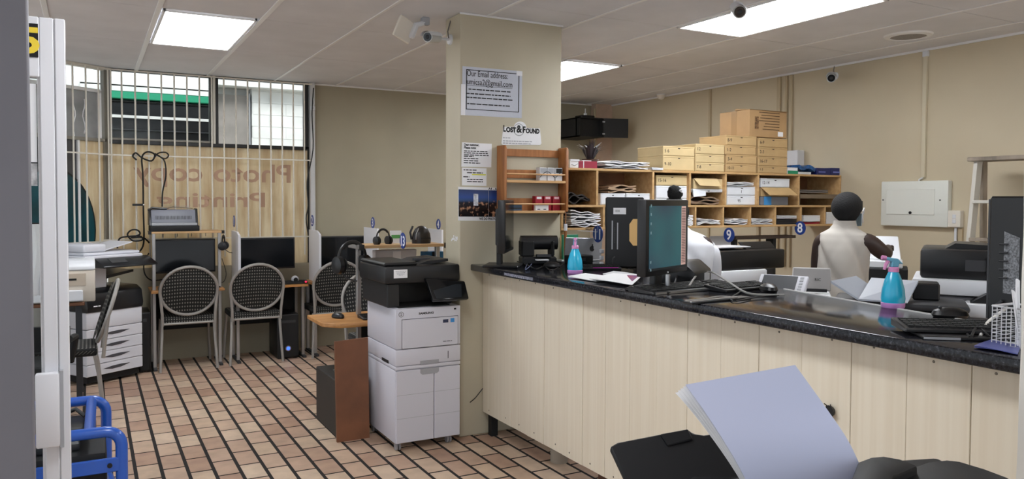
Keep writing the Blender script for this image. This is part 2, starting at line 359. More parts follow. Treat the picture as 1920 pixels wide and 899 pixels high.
# ---- door of white aluminium at the left
q = ad(126.5, 374, 2.64)
door = struct('door_1', (q.x, q.y, 0))
DW = M('white_aluminium', (222, 222, 226), .38); wv = .108
MB().box(-.0305, .0, -.02, .03, 0, 2.1).build('stile', DW, door, bev=.003)
MB().box(-.0335, -.0305, -.012, .02, 0, 2.1).build('stile_groove', TRIMW, door)
MB().box(-.075, -.0335, -.018, .03, 0, 2.1).build('stile', DW, door, bev=.003)
MB().box(-.083, -.075, -.006, .012, 0, 2.08).build('gasket', M('rough_sealant', (236, 236, 238), .8, bump=.6, scale=60), door)
MB().box(-1.1, -.075, -.02, .03, 1.83+.07, 2.1).build('top_rail', DW, door, bev=.004)
MB().box(-1.1, -.075, -.02, .03, 0, .12).build('bottom_rail', DW, door, bev=.004)
MB().box(-1.1, -.08, .002, .007, .12, 1.9).build('pane', glass, door)
MB().box(-.1, -.03, -.055, -.02, .665, .915).build('lock_box', DW, door, bev=.006, seg=2)
MB().box(-.03, -.019, -.05, -.02, .66, .92).build('lock_side', GREYP, door)
sg = thing('number_sign', 'black sign with a yellow 5 above the white door', 'sign', (q.x-.077, q.y-.021, 0))
MB().box(-.16, .0, -.003, 0, 1.965, 2.075).build('plate', BLACK, sg)
text('numeral', '5', .115, M('yellow_print', (236, 206, 60), .5), sg, (-.056, -.0035, 1.98), X3, Z3, bold=.004, sx=1.1)
pp = thing('door_notice', 'white notice ending in ds taped inside the door glass', 'notice', (q.x-.086, q.y+.001, 0))
MB().box(-.25, -.0, -.002, 0, 1.62, 1.88).build('sheet', PAPER, pp)
text('lettering', 'ds', .03, INK, pp, (-.045, -.0025, 1.81), X3, Z3)
MB().box(-.25, -.0, -.002, 0, 1.54, 1.615).build('picture_strip', M('grey_print', (190, 190, 192), .6, noise=.3, scale=30), pp)
# teal round sign hung on the corner window bars
t = thing('round_sign', 'large dark teal round sign with black rim behind the left window bars', 'sign', A+dC*.52+nC*.005, math.atan2(-.596, -.803)+PI)
MB().lathe([(.4, 0), (.4, .012)], (0, 0, 1.22), 48, 'y', 1, 1.35).build('rim', BLACK, t)
MB().lathe([(.385, -.004), (.385, .0)], (0, 0, 1.22), 48, 'y', 1, 1.35).build('face', M('teal_face', (14, 72, 82), .3, noise=.3, scale=3), t)
# ---- outside: building across the street, seen through the upper panes
OY = 10.6
bd = thing('shop_building', 'white building with green awning strip across the street behind the window bars', 'building', (0, OY, 0))
WB = M('white_masonry', (238, 238, 236), .8, noise=.04, scale=5)
def fo(name, xa, ya, xb, yb, m, d0=0, d1=.1, par=bd):
    xm = 300 if xb <= 402 else 500; a = ay(xa, ya, OY+d0); b = ay(xb, yb, OY+d0); a.z = ay(xm, ya, OY+d0).z; b.z = ay(xm, yb, OY+d0).z; return MB().box(a.x, b.x, d0, d1, min(a.z, b.z), max(a.z, b.z)).build(name, m, par)
MB().box(-4, 6, .1, .3, -.1, 5).build('wall', WB, bd)
fo('fascia', 150, 150, 398, 163, WB, -.15); fo('dark_gap', 150, 163, 398, 166, BLACKM, -.1); fo('fascia', 150, 166, 398, 175, WB, -.2)  # black strip fills the gap between the two fascias
fo('awning', 150, 176, 400, 188, M('green_awning', (30, 150, 112), .6), -.24)
fo('shop_window', 150, 190, 400, 300, M('black_glass', (20, 20, 22), .2), -.05)
fo('window_bar', 150, 219, 400, 224, WB, -.1); fo('window_bar', 150, 245, 400, 246.5, DARK, -.1); fo('window_bar', 150, 192, 400, 194, DARK, -.135)
fo('shop_door', 408, 182, 467, 300, M('grey_brown_panel', (150, 143, 138), .6, noise=.06), -.05); fo('post', 467, 178, 470, 300, GREYP, -.09)
fo('mortar', 472, 150, 600, 304, WB, -.072, .05)
for r in range(7):
    z1 = 150+22*r
    for k in range(3):
        x = 474+k*62-(31 if r % 2 else 0)
        fo('block', max(x, 472)+.25, z1+.35, x+61.7, z1+21.7, WB, -.08, .05)
fo('wall_band', 408, 140, 600, 165, WB, -.25)
g = MB().box(-8, 9, YB+.15, 16, -.15, -.02).build('street_paving', M('pale_paving', (190, 186, 178), .85, noise=.08)); g['kind'] = 'structure'
g = MB().box(-8, -2.6, -6, YB+.15, -.15, -.02).build('pavement', M('pale_paving')); g['kind'] = 'structure'
# ---- white burglar bars across both windows
gr = thing('window_grille', 'cream steel burglar bars across the back window', 'window bars', (0, YB-.1, 0))
GB = WHF; k = 0
x = .155
while x < 1.93:
    MB().tube([(x, 0, .95), (x, 0, HC-.02)], .0075, 8).build('bar', GB, gr); x += .1075
for z in (1.885, 1.13, HC-.025): MB().box(.1, 1.95, -.012, -.004, z-.006, z+.006).build('rail', GB, gr)
gl = thing('window_grille', 'shorter cream steel burglar bars on the angled corner window beside the door', 'window bars', A+nC*.1, math.atan2(-.596, -.803)+PI)
for s in (.03, .15, .27, .39, .51): MB().tube([(-s, 0, 1.1), (-s, 0, HC-.02)], .0075, 8).build('bar', GB, gl)
for z in (1.885, 1.12, HC-.025): MB().box(-.62, 0, -.012, -.004, z-.006, z+.006).build('rail', GB, gl)
# ================================================================== back of the shop: desks, chairs, machines
def dots_mat():
    m = bpy.data.materials.new('dotted_upholstery'); m.use_nodes = True; nt = m.node_tree; N = nt.nodes; L = nt.links; b = N['Principled BSDF']
    tc = N.new('ShaderNodeTexCoord'); sp = N.new('ShaderNodeSeparateXYZ'); L.new(tc.outputs['Object'], sp.inputs[0])
    def ma(op, a, bb=None, v=None):
        n = N.new('ShaderNodeMath'); n.operation = op; L.new(a, n.inputs[0])
        if bb is not None: L.new(bb, n.inputs[1])
        elif v is not None: n.inputs[1].default_value = v
        return n.outputs[0]
    z = ma('ADD', sp.outputs[2], ma('MULTIPLY', sp.outputs[1], v=.9))
    s1 = ma('SINE', ma('MULTIPLY', ma('ADD', sp.outputs[0], z), v=150)); s2 = ma('SINE', ma('MULTIPLY', ma('SUBTRACT', sp.outputs[0], z), v=150))
    rp = N.new('ShaderNodeValToRGB'); e = rp.color_ramp.elements; e[0].position = .42; e[1].position = .62; e[0].color = rgb((24, 24, 24)); e[1].color = rgb((132, 130, 123))
    L.new(ma('MULTIPLY', s1, s2), rp.inputs[0]); L.new(rp.outputs[0], b.inputs['Base Color']); b.inputs['Roughness'].default_value = .85
    return m
DOTS = dots_mat(); CHF = M('silver_chair_frame', (164, 160, 155), .4, .35)
CHG = 'round-backed dotted chairs'
def make_chair(label, loc, rz):
    t = thing('banquet_chair', label, 'chair', loc, rz, CHG)
    ring = [(.232*math.cos(a), -.035-.115*math.sin(a)*.6+.0, .70+.215*math.sin(a)) for a in [2*PI*k/36 for k in range(36)]]
    MB().tube(ring, .0135, 8, closed=True).build('back_frame', CHF, t)
    bk = MB()
    def disc(u, v):
        a = 2*PI*u; r = v; return (.222*r*math.cos(a), -.035-.069*r*math.sin(a)*.98-.012*(1-r*r), .70+.205*r*math.sin(a))
    bk.grid(disc, 36, 6); n = len(bk.v); w = 37
    for j in range(7):
        for i in range(37):
            v = bk.v[j*w+i]; bk.v.append(Vector((v.x, v.y+.03, v.z)))
    bk.f += [[i+n for i in f[::-1]] for f in bk.f[:]]
    bk.build('backrest', DOTS, t)
    MB().box(-.215, .215, .035, .44, .415, .475).build('seat', DOTS, t, bev=.02, seg=3)
    for s in (-1, 1):
        MB().tube([(s*.232, 0, 0), (s*.215, .03, .30), (s*.212, .05, .42)], .0125, 8).build('rear_leg', CHF, t)
        MB().tube([(s*.212, .0, .40), (s*.214, -.01, .5), (s*.232, -.035, .70)], .0125, 8).build('back_post', CHF, t)
        MB().tube([(s*.225, .43, 0), (s*.21, .40, .3), (s*.205, .36, .42)], .0125, 8).build('front_leg', CHF, t)
    MB().tube([(-.212, .04, .41), (.212, .04, .41)], .011, 8).build('seat_rail', CHF, t)
    return t
c1 = make_chair('round-backed dotted chair pulled up to the desk under the binding machine', (.749, 7.256, 0), 0)
copy_tree(c1, (1.322, 7.27, 0), 0, 'round-backed dotted chair in front of the middle back monitor beside the blue-lit tower')
copy_tree(c1, (2.06, 7.27, 0), 0, 'round-backed dotted chair at the third back desk behind the hanging headset')
copy_tree(c1, (1.95, 5.87, 0), PI, 'round-backed dotted chair half hidden behind the black-topped floor printer')
copy_tree(c1, (.07, 6.22, 0), PI/2, 'round-backed dotted chair seen edge-on beside the white copier')
# ---- desks
DESKT = M('orange_pine_desktop', (196, 142, 84), .4, c2=(168, 116, 62), scale=5, stretch=(1, 9, 9)); SHELFT = M('pale_beech_shelf', (206, 170, 124), .45, c2=(186, 148, 102), scale=4, stretch=(1, 9, 9))
def desk(label, x0, x1, y0, y1, z, shelf=None, lx=None):
    t = thing('computer_desk', label, 'desk', ((x0+x1)/2, y0, 0)); h = (x1-x0)/2; d = y1-y0
    MB().box(-h, h, 0, d, z-.022, z).build('tabletop', DESKT, t, bev=.003)
    yl = .1
    for s in (-1, 1):
        top = shelf[0]-.01 if shelf else z-.022
        MB().box(s*(h-.03)-.014, s*(h-.03)+.014, yl-.014, yl+.014, .02, top if not shelf else top).build('leg', SILVER, t, bev=.003)
        MB().box(s*(h-.03)-.014, s*(h-.03)+.014, d-.06, d-.032, .02, z-.022).build('leg', SILVER, t, bev=.003)
        MB().box(s*(h-.03)-.016, s*(h-.03)+.016, yl-.08, d-.02, 0, .022).build('foot', DARK, t, bev=.004)
    MB().box(-h+.02, h-.02, d-.02, d-.01, .3, z-.022).build('modesty_panel', BLACKM, t)
    if shelf:
        MB().box(-h, h, yl-.02, min(d, yl+.3), shelf[0]-.012, shelf[0]+.006).build('top_shelf', SHELFT, t, bev=.002)
        for s in (-1, 1): MB().box(s*h-.012, s*h+.012, yl-.024, yl+.012, shelf[0]-.018, shelf[0]+.01).build('shelf_cap', BLACK, t)
        for k in range(4): MB().cyl((-h+.12+k*.12, yl+.2, shelf[0]-.05), (-h+.12+k*.12, yl+.2, shelf[0]-.012), .003, n=6).build('shelf_pin', BLACK, t)
    return t
desk('silver-framed computer desk with a raised shelf carrying the binding machine', .455, 1.055, 7.31, 7.73, .70, (1.205,))
desk('plain wooden computer desk with the blue-lit tower under it', 1.15, 1.80, 7.31, 7.73, .70)
desk('wooden computer desk in the back right corner behind the third chair', 1.86, 2.60, 7.31, 7.75, .70)
# ---- monitors
def monitor(label, x0, x1, z0, z1, y, zb, sc=SCREEN, frame=BLACK, bz=.012, th=.035):
    xc = (x0+x1)/2; t = thing('monitor', label, 'monitor', (xc, y, zb)); h = (x1-x0)/2; a, b = z0-zb, z1-zb
    MB().box(-h, h, 0, th, a, b).build('housing', frame, t, bev=.005, seg=2)
    MB().box(-h+bz, h-bz, -.0015, .001, a+bz*1.4, b-bz).build('screen', sc, t)
    MB().box(-.03, .03, th*.4, th*.4+.03, .01, a+.1).build('neck', frame, t, bev=.004)
    MB().box(-.12, .12, -.06, .12, 0, .012).build('foot', frame, t, bev=.005)
    return t
def mono(label, xa, xb, ya, yb, Y, zb, **k):
    a = ay(xa, (ya+yb)/2, Y); b = ay(xb, (ya+yb)/2, Y); return monitor(label, a.x, b.x, ay((xa+xb)/2, yb, Y).z, ay((xa+xb)/2, ya, Y).z, Y, zb, **k)
mono('wide black monitor under the raised desk shelf at the left', 285, 404, 449, 512, 7.52, .70)
mono('wide black monitor between the two white partition boards', 447, 553, 446, 505, 7.52, .70)
mono('dark monitor right of the second white partition board', 601, 684, 443, 500, 7.52, .70)
# ---- white partition boards and number discs
NB = M('blue_disc', (30, 62, 138), .4); NW = M('disc_white', (240, 240, 244), .5)
def disc(num, label, c, r=.055, stem=.06, sx=1, cat_par=None):
    t = thing('number_disc', label, 'number sign', c, 0, 'blue desk number discs')
    MB().lathe([(r, -.002), (r, .002)], (0, 0, 0), 40, 'x').build('plate', NB, t)
    for i, ch in enumerate(num): text('numeral', ch, r*(1.9 if len(num) == 1 else 1.7), NW, t, (-.0025, (0 if len(num) == 1 else (r*.42 if i == 0 else -r*.42)), -r*.62), (0, -1, 0), Z3, align='CENTER', bold=.002)
    if stem: MB().box(-.001, .001, -.006, .006, -r-stem, -r+.01).build('stem', PAPER, t)
    return t
def partition(label, xn, y0=7.33, y1=7.72):
    p = ay(xn, 480, y0); t = thing('partition_board', label, 'partition board', (p.x, y0, .70), 0, 'white desk partition boards'); d = y1-y0
    MB().prism([(0, 0), (d, 0), (d, .5), (.1, .5), (.0, .47)], 'x', -.009, .009).build('board', M('white_melamine', (226, 226, 230), .45), t, bev=.002)
    MB().box(-.011, .011, -.004, 0, 0, .46).build('edge_band', PCARD, t)
    return t, p.x
t, xp = partition('white partition board between first and second back desks', 449); 
disc('1', 'blue number 1 disc above the left white partition', (xp, 7.62, 1.29), stem=.035)
t, xp = partition('white partition board between second and third back desks', 600)
disc('2', 'blue number 2 disc above the right white partition', (xp, 7.62, 1.29), stem=.035)
q = ay(699, 418, 7.0); disc('3', 'blue number 3 disc against the back wall above the headband headset', (q.x, 7.0, q.z), r=.052, stem=0)
q2 = ay(822, 421, 7.0); disc('4', 'blue number 4 disc against the back wall next to the pillar', (q2.x, 7.0, q2.z), r=.052, stem=0)
pb = thing('partition_board', 'pale partition board standing behind the headband headset', 'partition board', (q.x, 6.95, 0), 0, 'white desk partition boards')
MB().box(-.008, .008, -.1, .3, .0, q.z-.05).build('board', M('white_melamine'), pb)
pb = thing('partition_board', 'pale partition board hidden behind the pillar carrying disc 4', 'partition board', (q2.x, 6.95, 0), 0, 'white desk partition boards')
MB().box(-.008, .008, -.05, .3, .0, q2.z-.05).build('board', M('white_melamine'), pb)
# ---- comb binding machine on the raised shelf
z0 = 1.212; a = ay(281, 420, 7.42); b = ay(370, 420, 7.42); bm_ = thing('binding_machine', 'grey comb binding machine on the raised desk shelf', 'binding machine', ((a.x+b.x)/2, 7.41, z0)); h = (b.x-a.x)/2
MB().box(-h, h+.015, -.02, .2, 0, .05).build('base', BLACKM, bm_, bev=.006, seg=2)
MB().box(-h+.01, h-.002, -.012, .19, .05, .075).build('bed', GREYP, bm_, bev=.004)
MB().prism([(0, .075), (.05, .19), (.19, .19), (.19, .075)], 'x', -h+.01, h-.01).build('cover', M('gunmetal_grey', (122, 124, 134), .45), bm_, bev=.008, seg=2)
for s in (-1, 1): MB().prism([(-.01, .05), (.045, .2), (.195, .2), (.195, .05)], 'x', s*(h-.002)-.008, s*(h-.002)+.008).build('end_cheek', BLACK, bm_, bev=.004)
mb = MB()
for k in range(26):
    x = -h+.05+k*(2*h-.1)/25; hh = .012+.006*math.cos((k-12.5)*.24)
    y0, zz = .012, .105; mb.hexa([(x-.002, y0-.002, zz), (x+.002, y0-.002, zz), (x+.002, y0+.012, zz+.03), (x-.002, y0+.012, zz+.03)], [(x-.002, y0+.01, zz), (x+.002, y0+.01, zz), (x+.002, y0+.024, zz+.03), (x-.002, y0+.024, zz+.03)])
mb.build('punch_slots', BLACKM, bm_)
mb = MB()
for k in range(24):
    x = -h+.12+k*(2*h-.17)/23; mb.tube([(x, .1, .19), (x-.004, .09, .215), (x+.003, .1, .228)], .0012, 4)
mb.build('comb_tines', CHROME, bm_)
MB().tube([(-h-.01, .05, .18), (-h+.02, .05, .205), (-h+.14, .06, .195)], .011, 8).build('handle', BLACK, bm_)
MB().tube([(-h+.14, .08, .2), (0, .08, .214), (h-.03, .08, .2)], .0025, 6).build('top_wire', BLACK, bm_)
# ---- cables knotted on the burglar bars
def cable(name, label, pts, r=.007, parent=None, mat=None, sm=4):
    P = [Vector(p) for p in pts]; out = []
    for i in range(len(P)-1):
        p0, p1, p2, p3 = P[max(i-1, 0)], P[i], P[i+1], P[min(i+2, len(P)-1)]
        for k in range(sm):
            t = k/sm; out.append(.5*((2*p1)+(p2-p0)*t+(2*p0-5*p1+4*p2-p3)*t*t+(3*p1-p0-3*p2+p3)*t**3))
    out.append(P[-1]); o = MB().tube(out, r, 6).build(name, mat or CABLE, parent)
    if parent is None: tag(o, label, 'cable')
    return o
Y = 7.715
cable('power_cable', 'black cable knotted over the burglar bars hanging down to the floor sockets', [ay(x, y, Y+(.0 if i % 2 else -.012)) for i, (x, y) in enumerate([(256, 300), (249, 293), (255, 287), (266, 296), (284, 302), (290, 290), (276, 285), (266, 296), (268, 330), (269, 400), (270, 440), (268, 462), (258, 475), (242, 483)])], .008)
cable('power_cable', 'black cable looped over the bars down to the binding machine', [ay(x, y, Y-.03) for x, y in [(287, 300), (296, 288), (310, 286), (316, 292), (308, 298), (290, 288), (300, 294), (309, 304), (311, 330), (305, 360), (304, 388)]], .007)
cable('power_cable', 'black coiled cable looped above the white copier', [ay(x, y, Y-.03) for x, y in [(220, 466), (224, 448), (240, 444), (262, 443), (267, 450), (250, 452), (239, 441), (246, 432), (258, 432), (262, 440), (245, 446), (268, 446), (280, 456)]], .008)
cable('power_cable', 'thin black cable hanging left of the first monitor', [ay(x, y, 7.7) for x, y in [(279, 475), (270, 495), (272, 515), (285, 526), (310, 524)]], .006)
cable('power_cable', 'black cables bundled beside the window post', [ay(x, y, 7.68) for x, y in [(588, 165), (585, 215), (587, 280), (576, 340), (578, 385), (574, 410), (578, 440)]], .006)
pl = thing('power_plug', 'black plug adapter clipped on the hanging cable', 'plug', ay(268, 384, 7.70))
MB().box(-.085, .0, -.012, .012, -.012, .008).build('body', BLACK, pl, bev=.003); MB().cyl((0, 0, -.002), (.012, 0, -.002), .006).build('pin', CHROME, pl)
# small socket box high on the window post
q = ay(586, 203, 7.76); sb = thing('junction_box', 'small white alarm contact box on the window post', 'junction box', (q.x, 7.77, q.z))
MB().box(-.02, .025, -.02, .0, -.022, .022).build('cover', WHITE, sb, bev=.004); MB().box(-.006, .006, -.022, -.02, -.006, .006).build('button', GREYP, sb); MB().tube([(.01, -.01, .02), (.02, -.01, .05), (.01, -.01, .1)], .004, 6).build('lead', WHITE, sb)
# ---- headset builder
def headset(label, loc, rz=0, s=1, mic=True, tilt=0):
    t = thing('headset', label, 'headset', loc, rz); t.rotation_euler = (tilt, 0, rz); R = .075*s
    arc = [(R*math.cos(a), 0, R*1.05*math.sin(a)) for a in [PI*k/14 for k in range(15)]]
    MB().tube(arc, .007*s, 8).build('headband', BLACK, t); MB().tube([(p[0]*.93, 0, p[2]*.93) for p in arc[3:12]], .009*s, 8).build('band_pad', BLACKM, t)
    for q in (-1, 1):
        MB().lathe([(.02*s, -.02*s), (.04*s, -.014*s), (.043*s, .005*s), (.034*s, .018*s)], (q*R, 0, -.03*s), 20, 'x').build('ear_cup', BLACK, t)
        MB().lathe([(.03*s, 0), (.041*s, .004*s), (.03*s, .016*s)], (q*(R-.03*s) if q > 0 else -R+.014*s, 0, -.03*s), 20, 'x').build('ear_pad', BLACKM, t)
    if mic: MB().tube([(-R, -.01, -.05*s), (-R+.01, -.06*s, -.09*s), (-R+.04*s, -.09*s, -.1*s)], .004*s, 6).build('microphone', BLACK, t)
    return t
q = ay(419, 462, 7.44); headset('black headset hooked on the left white partition', (q.x+.0, 7.44, q.z+.03), PI/2-.3, .9)
cable('headset_lead', 'thin headset lead trailing onto the first desk', [ay(x, y, 7.44) for x, y in [(416, 485), (424, 512), (420, 528), (412, 530)]], .003)
# things on the back desks
def keyboard(label, loc, rz, w=.44, d=.15, mat=None, keys=True, tilt=.06):
    t = thing('keyboard', label, 'keyboard', loc, rz)
    MB().prism([(-d/2, 0), (d/2, 0), (d/2, .026), (-d/2, .012)], 'x', -w/2, w/2).build('case', mat or BLACK, t, bev=.003)
    if keys:
        mb = MB(); nx = 20
        for r in range(5):
            for k in range(nx):
                if 15 <= k <= 15 and r > 1: continue
                x = -w/2+.014+k*(w-.028)/nx; y = -d/2+.018+r*(d-.034)/5; z = .012+(y+d/2)/d*.014
                mb.box(x+.001, x+(w-.028)/nx-.002, y+.001, y+(d-.034)/5-.003, z, z+.006)
        o = mb.build('keys', BLACKM, t); 
    return t
def mouse(label, loc, rz=0, s=1):
    t = thing('computer_mouse', label, 'mouse', loc, rz)
    MB().lathe([(.001, 0), (.03, 0), (.034, .01), (.03, .024), (.018, .034), (.001, .037)], (0, 0, 0), 20, 'z', .95*s, 1.65*s).build('shell', BLACK, t)
    MB().lathe([(.006, -.004), (.006, .004)], (0, .03*s, .033), 12, 'x').build('wheel', DARK, t); return t
keyboard('black keyboard on the second back desk beside the webcam', (1.62, 7.42, .70), 0, .36, .13)
keyboard('black keyboard at the right end of the first back desk', (.93, 7.45, .70), 0, .2, .12)
mouse('small black mouse at the left end of the first back desk', (.545, 7.40, .70), .1)
q = ay(553, 513, 7.45); wc = thing('webcam', 'silver and black webcam lying on the second back desk', 'webcam', (q.x, 7.45, .70))
MB().sph((0, 0, .036), .036).build('ball', M('silver_plastic', (200, 200, 204), .3, .3), wc); MB().lathe([(.02, -.038), (.02, -.03)], (0, 0, .036), 20, 'y').build('lens', BLACK, wc); MB().box(-.03, .03, -.02, .02, 0, .006).build('clip', BLACK, wc)
q = ay(571, 522, 7.4); gm = thing('gaming_mouse', 'black mouse glowing red at the right end of the second back desk', 'mouse', (q.x, 7.4, .70))
MB().lathe([(.001, 0), (.03, 0), (.034, .012), (.02, .034), (.001, .037)], (0, 0, 0), 16, 'z', .95, 1.6).build('shell', BLACK, gm)
MB().lathe([(.008, -.003), (.008, .003)], (0, -.052, .02), 12, 'y').build('red_light', M('red_glow', (255, 30, 60), .4, emit=1.4), gm)
def tower(label, loc, w=.19, h=.41, d=.42, rz=0, lamp=None):
    t = thing('computer_tower', label, 'computer', loc, rz)
    MB().box(-w/2, w/2, 0, d, .008, h).build('case', BLACK, t, bev=.006, seg=2); MB().box(-w/2+.008, w/2-.008, -.006, .0, .02, h-.01).build('front_panel', BLACKM, t, bev=.003)
    MB().box(-w/2+.03, w/2-.03, -.008, -.006, h-.08, h-.055).build('disc_drive', DARK, t)
    for sx in (-1, 1):
        MB().box(sx*w*.35-.015, sx*w*.35+.015, .02, .05, 0, .008).build('foot', BLACKM, t)
        MB().box(sx*w*.35-.015, sx*w*.35+.015, d-.05, d-.02, 0, .008).build('foot', BLACKM, t)
    if lamp:
        MB().lathe([(.026, -.010), (.026, -.006)], (0, 0, .1), 24, 'y').build('power_ring', CHROME, t); MB().lathe([(.016, -.012), (.016, -.009)], (0, 0, .1), 20, 'y').build('power_light', M('blue_glow', (50, 90, 255), .4, emit=1.2), t)
    return t
tower('black computer tower with a glowing blue power button under the second desk', (1.62, 7.36, 0), .2, .42, .36, 0, 1)
tower('black computer tower on the floor between the copier and the first desk', (.405, 7.34, 0), .09, .52, .36)
# ---- white floor copier in the left corner
cp = thing('floor_copier', 'large white floor copier with four drawers and black control panel', 'copier', (-.035, 6.96, 0), math.atan2(.273, .408)); w = .5; d = .40
CW = M('copier_white', (218, 219, 226), .42); CB = M('copier_black', (22, 24, 28), .3)
MB().box(.02, w-.02, .03, d-.02, .02, .075).build('plinth', BLACKM, cp)
for k in range(4): 
    z = .075+k*.094
    dr = MB().box(0, w, 0, d, z+.002, z+.092).build('drawer', CW, cp, bev=.004)
    pts = [(.14, .035), (.22, .022), (.30, .026), (.38, .045), (.30, .05), (.22, .047)]
    MB().prism([(x, z+.012+y) for x, y in pts], 'y', -.0025, .004).build('handle', M('copier_dark_grip', (70, 70, 76), .5), dr)  # dark grey grip shape on each drawer front
MB().box(0, w, .0, d, .453, .59).build('front_cover', CW, cp, bev=.01, seg=2)
MB().prism([(-.01, .59), (-.02, .63), (.0, .74), (.06, .775), (d, .775), (d, .59)], 'x', .0, w).build('toner_cover', CB, cp, bev=.008, seg=2)
lines(cp, NW, (.05, -.021, .635), X3, Z3, [(0, .06, 0)], 'maker_mark', h=.008)
MB().box(.0, .22, .06, d, .775, 1.0).build('side_pillar', CW, cp, bev=.006)
MB().prism([(.16, .83), (.48, .88), (.48, .9), (.16, .86)], 'y', .08, d-.04).build('output_tray', CB, cp)
MB().box(-.02, w, -.02, d, .99, 1.04).build('scanner', CW, cp, bev=.008)
MB().prism([(-.14, .945), (-.14, .96), (-.02, 1.02), (.02, 1.02), (.02, .945)], 'x', .06, w+.05).build('control_panel', CB, cp, bev=.005)
MB().prism([(-.10, .98), (-.04, 1.012), (-.042, 1.015), (-.102, .983)], 'x', .16, .30).build('touch_screen', M('panel_grey', (60, 62, 66), .3), cp)
MB().box(.0, w, .02, d, 1.04, 1.065).build('lid', CW, cp, bev=.01, seg=2); MB().box(.0, .2, .02, d, 1.065, 1.13).build('document_feeder', CW, cp, bev=.02, seg=3)
MB().prism([(.2, 1.07), (.46, 1.13), (.46, 1.138), (.2, 1.08)], 'y', .06, d-.04).build('feeder_tray', CW, cp)
# ---- brown table with a beige printer, office chair behind the door
BR = M('brown_veneer', (128, 86, 60), .4, c2=(104, 66, 44), scale=4, stretch=(1, 8, 8))
tb = thing('side_table', 'brown veneer side table behind the white door', 'table', (-.5, 6.45, 0))
MB().box(-.5, .46, 0, .42, .715, .74).build('tabletop', BR, tb, bev=.004)
for x in (-.46, .42):
    for y in (.04, .38): MB().box(x-.02, x+.02, y-.02, y+.02, 0, .715).build('leg', DARK, tb)
pr = thing('desktop_printer', 'beige desktop printer on the brown side table', 'printer', (-.17, 6.47, .74)); BE = M('aged_beige_plastic', (208, 198, 184), .5)
MB().box(-.3, .2, 0, .36, 0, .23).build('body', BE, pr, bev=.01, seg=2); MB().prism([(0, .23), (.0, .26), (.05, .30), (.36, .30), (.36, .23)], 'x', -.3, .2).build('top_cover', WHITE, pr, bev=.008)
MB().box(-.02, .14, -.004, 0, .12, .21).build('front_panel', M('panel_beige', (190, 176, 158), .5), pr, bev=.002); MB().box(.02, .08, -.006, -.004, .16, .175).build('slot', BLACKM, pr); MB().box(-.2, .12, -.03, .0, .01, .09).build('paper_tray', WHITE, pr, bev=.006)
oc = thing('office_chair', 'black office chair tucked behind the white door', 'chair', (-.32, 5.6, 0))
MB().box(-.22, .2, -.2, .2, .42, .49).build('seat', BLACKM, oc, bev=.03, seg=3); MB().grid(lambda u, v: (-.2+.38*u, .2+.05*math.sin(u*PI), .5+.16*v), 10, 6, th=.05).build('backrest', BLACKM, oc, bev=0)
for s in (-1, 1): MB().tube([(s*.2, .1, .45), (s*.23, .05, .62), (s*.2, -.12, .63)], .022, 8).build('armrest', BLACKM, oc)
MB().cyl((0, 0, .08), (0, 0, .42), .025).build('column', DARK, oc)
for k in range(5):
    a = 2*PI*k/5+.3; lg = MB().tube([(0, 0, .1), (.25*math.cos(a), .25*math.sin(a), .06)], [.025, .014], 8).build('base_arm', BLACKM, oc); MB().lathe([(.028, -.012), (.028, .012)], (.25*math.cos(a), .25*math.sin(a), .03), 16, 'x').build('caster', BLACK, lg)
cl = thing('hanging_cloth', 'white cloth on a black stand behind the door glass', 'towel stand', ay(72, 470, 4.8))
def clf(u, v): return (-.06+.12*u+.01*math.sin(v*5), .015*math.sin(u*14)*(.4+v), .14-.38*v)
MB().grid(clf, 14, 10, th=.004).build('fabric', PAPER, cl); MB().cyl((-.08, .02, .14), (.1, .02, .14), .006).build('rail', BLACK, cl); zc_ = cl.location.z; MB().cyl((-.07, .02, .14), (-.07, .02, -zc_+.02), .012).build('post', BLACK, cl); MB().lathe([(.14, -zc_), (.13, -zc_+.02)], (-.07, .02, 0), 24).build('base', BLACK, cl)
# ---- blue tube-framed machine at the bottom left
BL = M('blue_enamel', (38, 92, 190), .28, coat=.4)
gn = thing('tube_frame_machine', 'black machine in a blue tube frame on the floor at the left', 'generator', (0, 0, 0))
yn, yf, zt = 3.98, 4.64, .43; xr = ay(228, 830, yn).x; xl = xr-.55
def hoop(y, xr):
    r = .07; pts = [(xr, y, 0.03)]+[(xr-r+r*math.cos(a), y, zt-r+r*math.sin(a)) for a in [PI/2*k/6 for k in range(7)]]+[(xl+r-r*math.sin(a), y, zt-r+r*math.cos(a)) for a in [PI/2*k/6 for k in range(7)]]+[(xl, y, .03)]
    return MB().tube(pts, .026, 12).build('hoop', BL, gn)
hoop(yn, xr); xr2 = ay(199, 770, yf).x; hoop(yf, xr2)
for x in (xl+.14, xr-.13): MB().tube([(x, yn, zt), (x+.01, yf, zt)], .024, 12).build('top_bar', BL, gn)
for x in (xl, xr): MB().tube([(x, yn, .04), (x if x == xl else xr2, yf, .04)], .022, 10).build('bottom_bar', BL, gn)
MB().box(xl, xr, yn-.022, yn-.004, .245, .31).build('front_plate', BL, gn, bev=.004); MB().lathe([(.011, -.028), (.011, -.02)], (xr-.05, yn, .278), 12, 'y').build('bolt', BLACK, gn)
MB().box(xl+.05, xr-.06, yn+.03, yf-.25, .05, .33).build('engine', BLACKM, gn, bev=.02, seg=2); MB().box(xl+.05, xr-.1, yf-.36, yf-.05, .06, .38).build('tank', BLACK, gn, bev=.04, seg=3)
MB().box(xl+.2, xr-.17, yn+.1, yf-.3, .33, .365).build('top_cover', DARK, gn, bev=.01, seg=2)
MB().tube([(xl+.3, yf-.12, .4), (xl+.36, yf-.16, .43), (xl+.4, yf-.2, .4)], .01, 8).build('tank_handle', BLACK, gn)
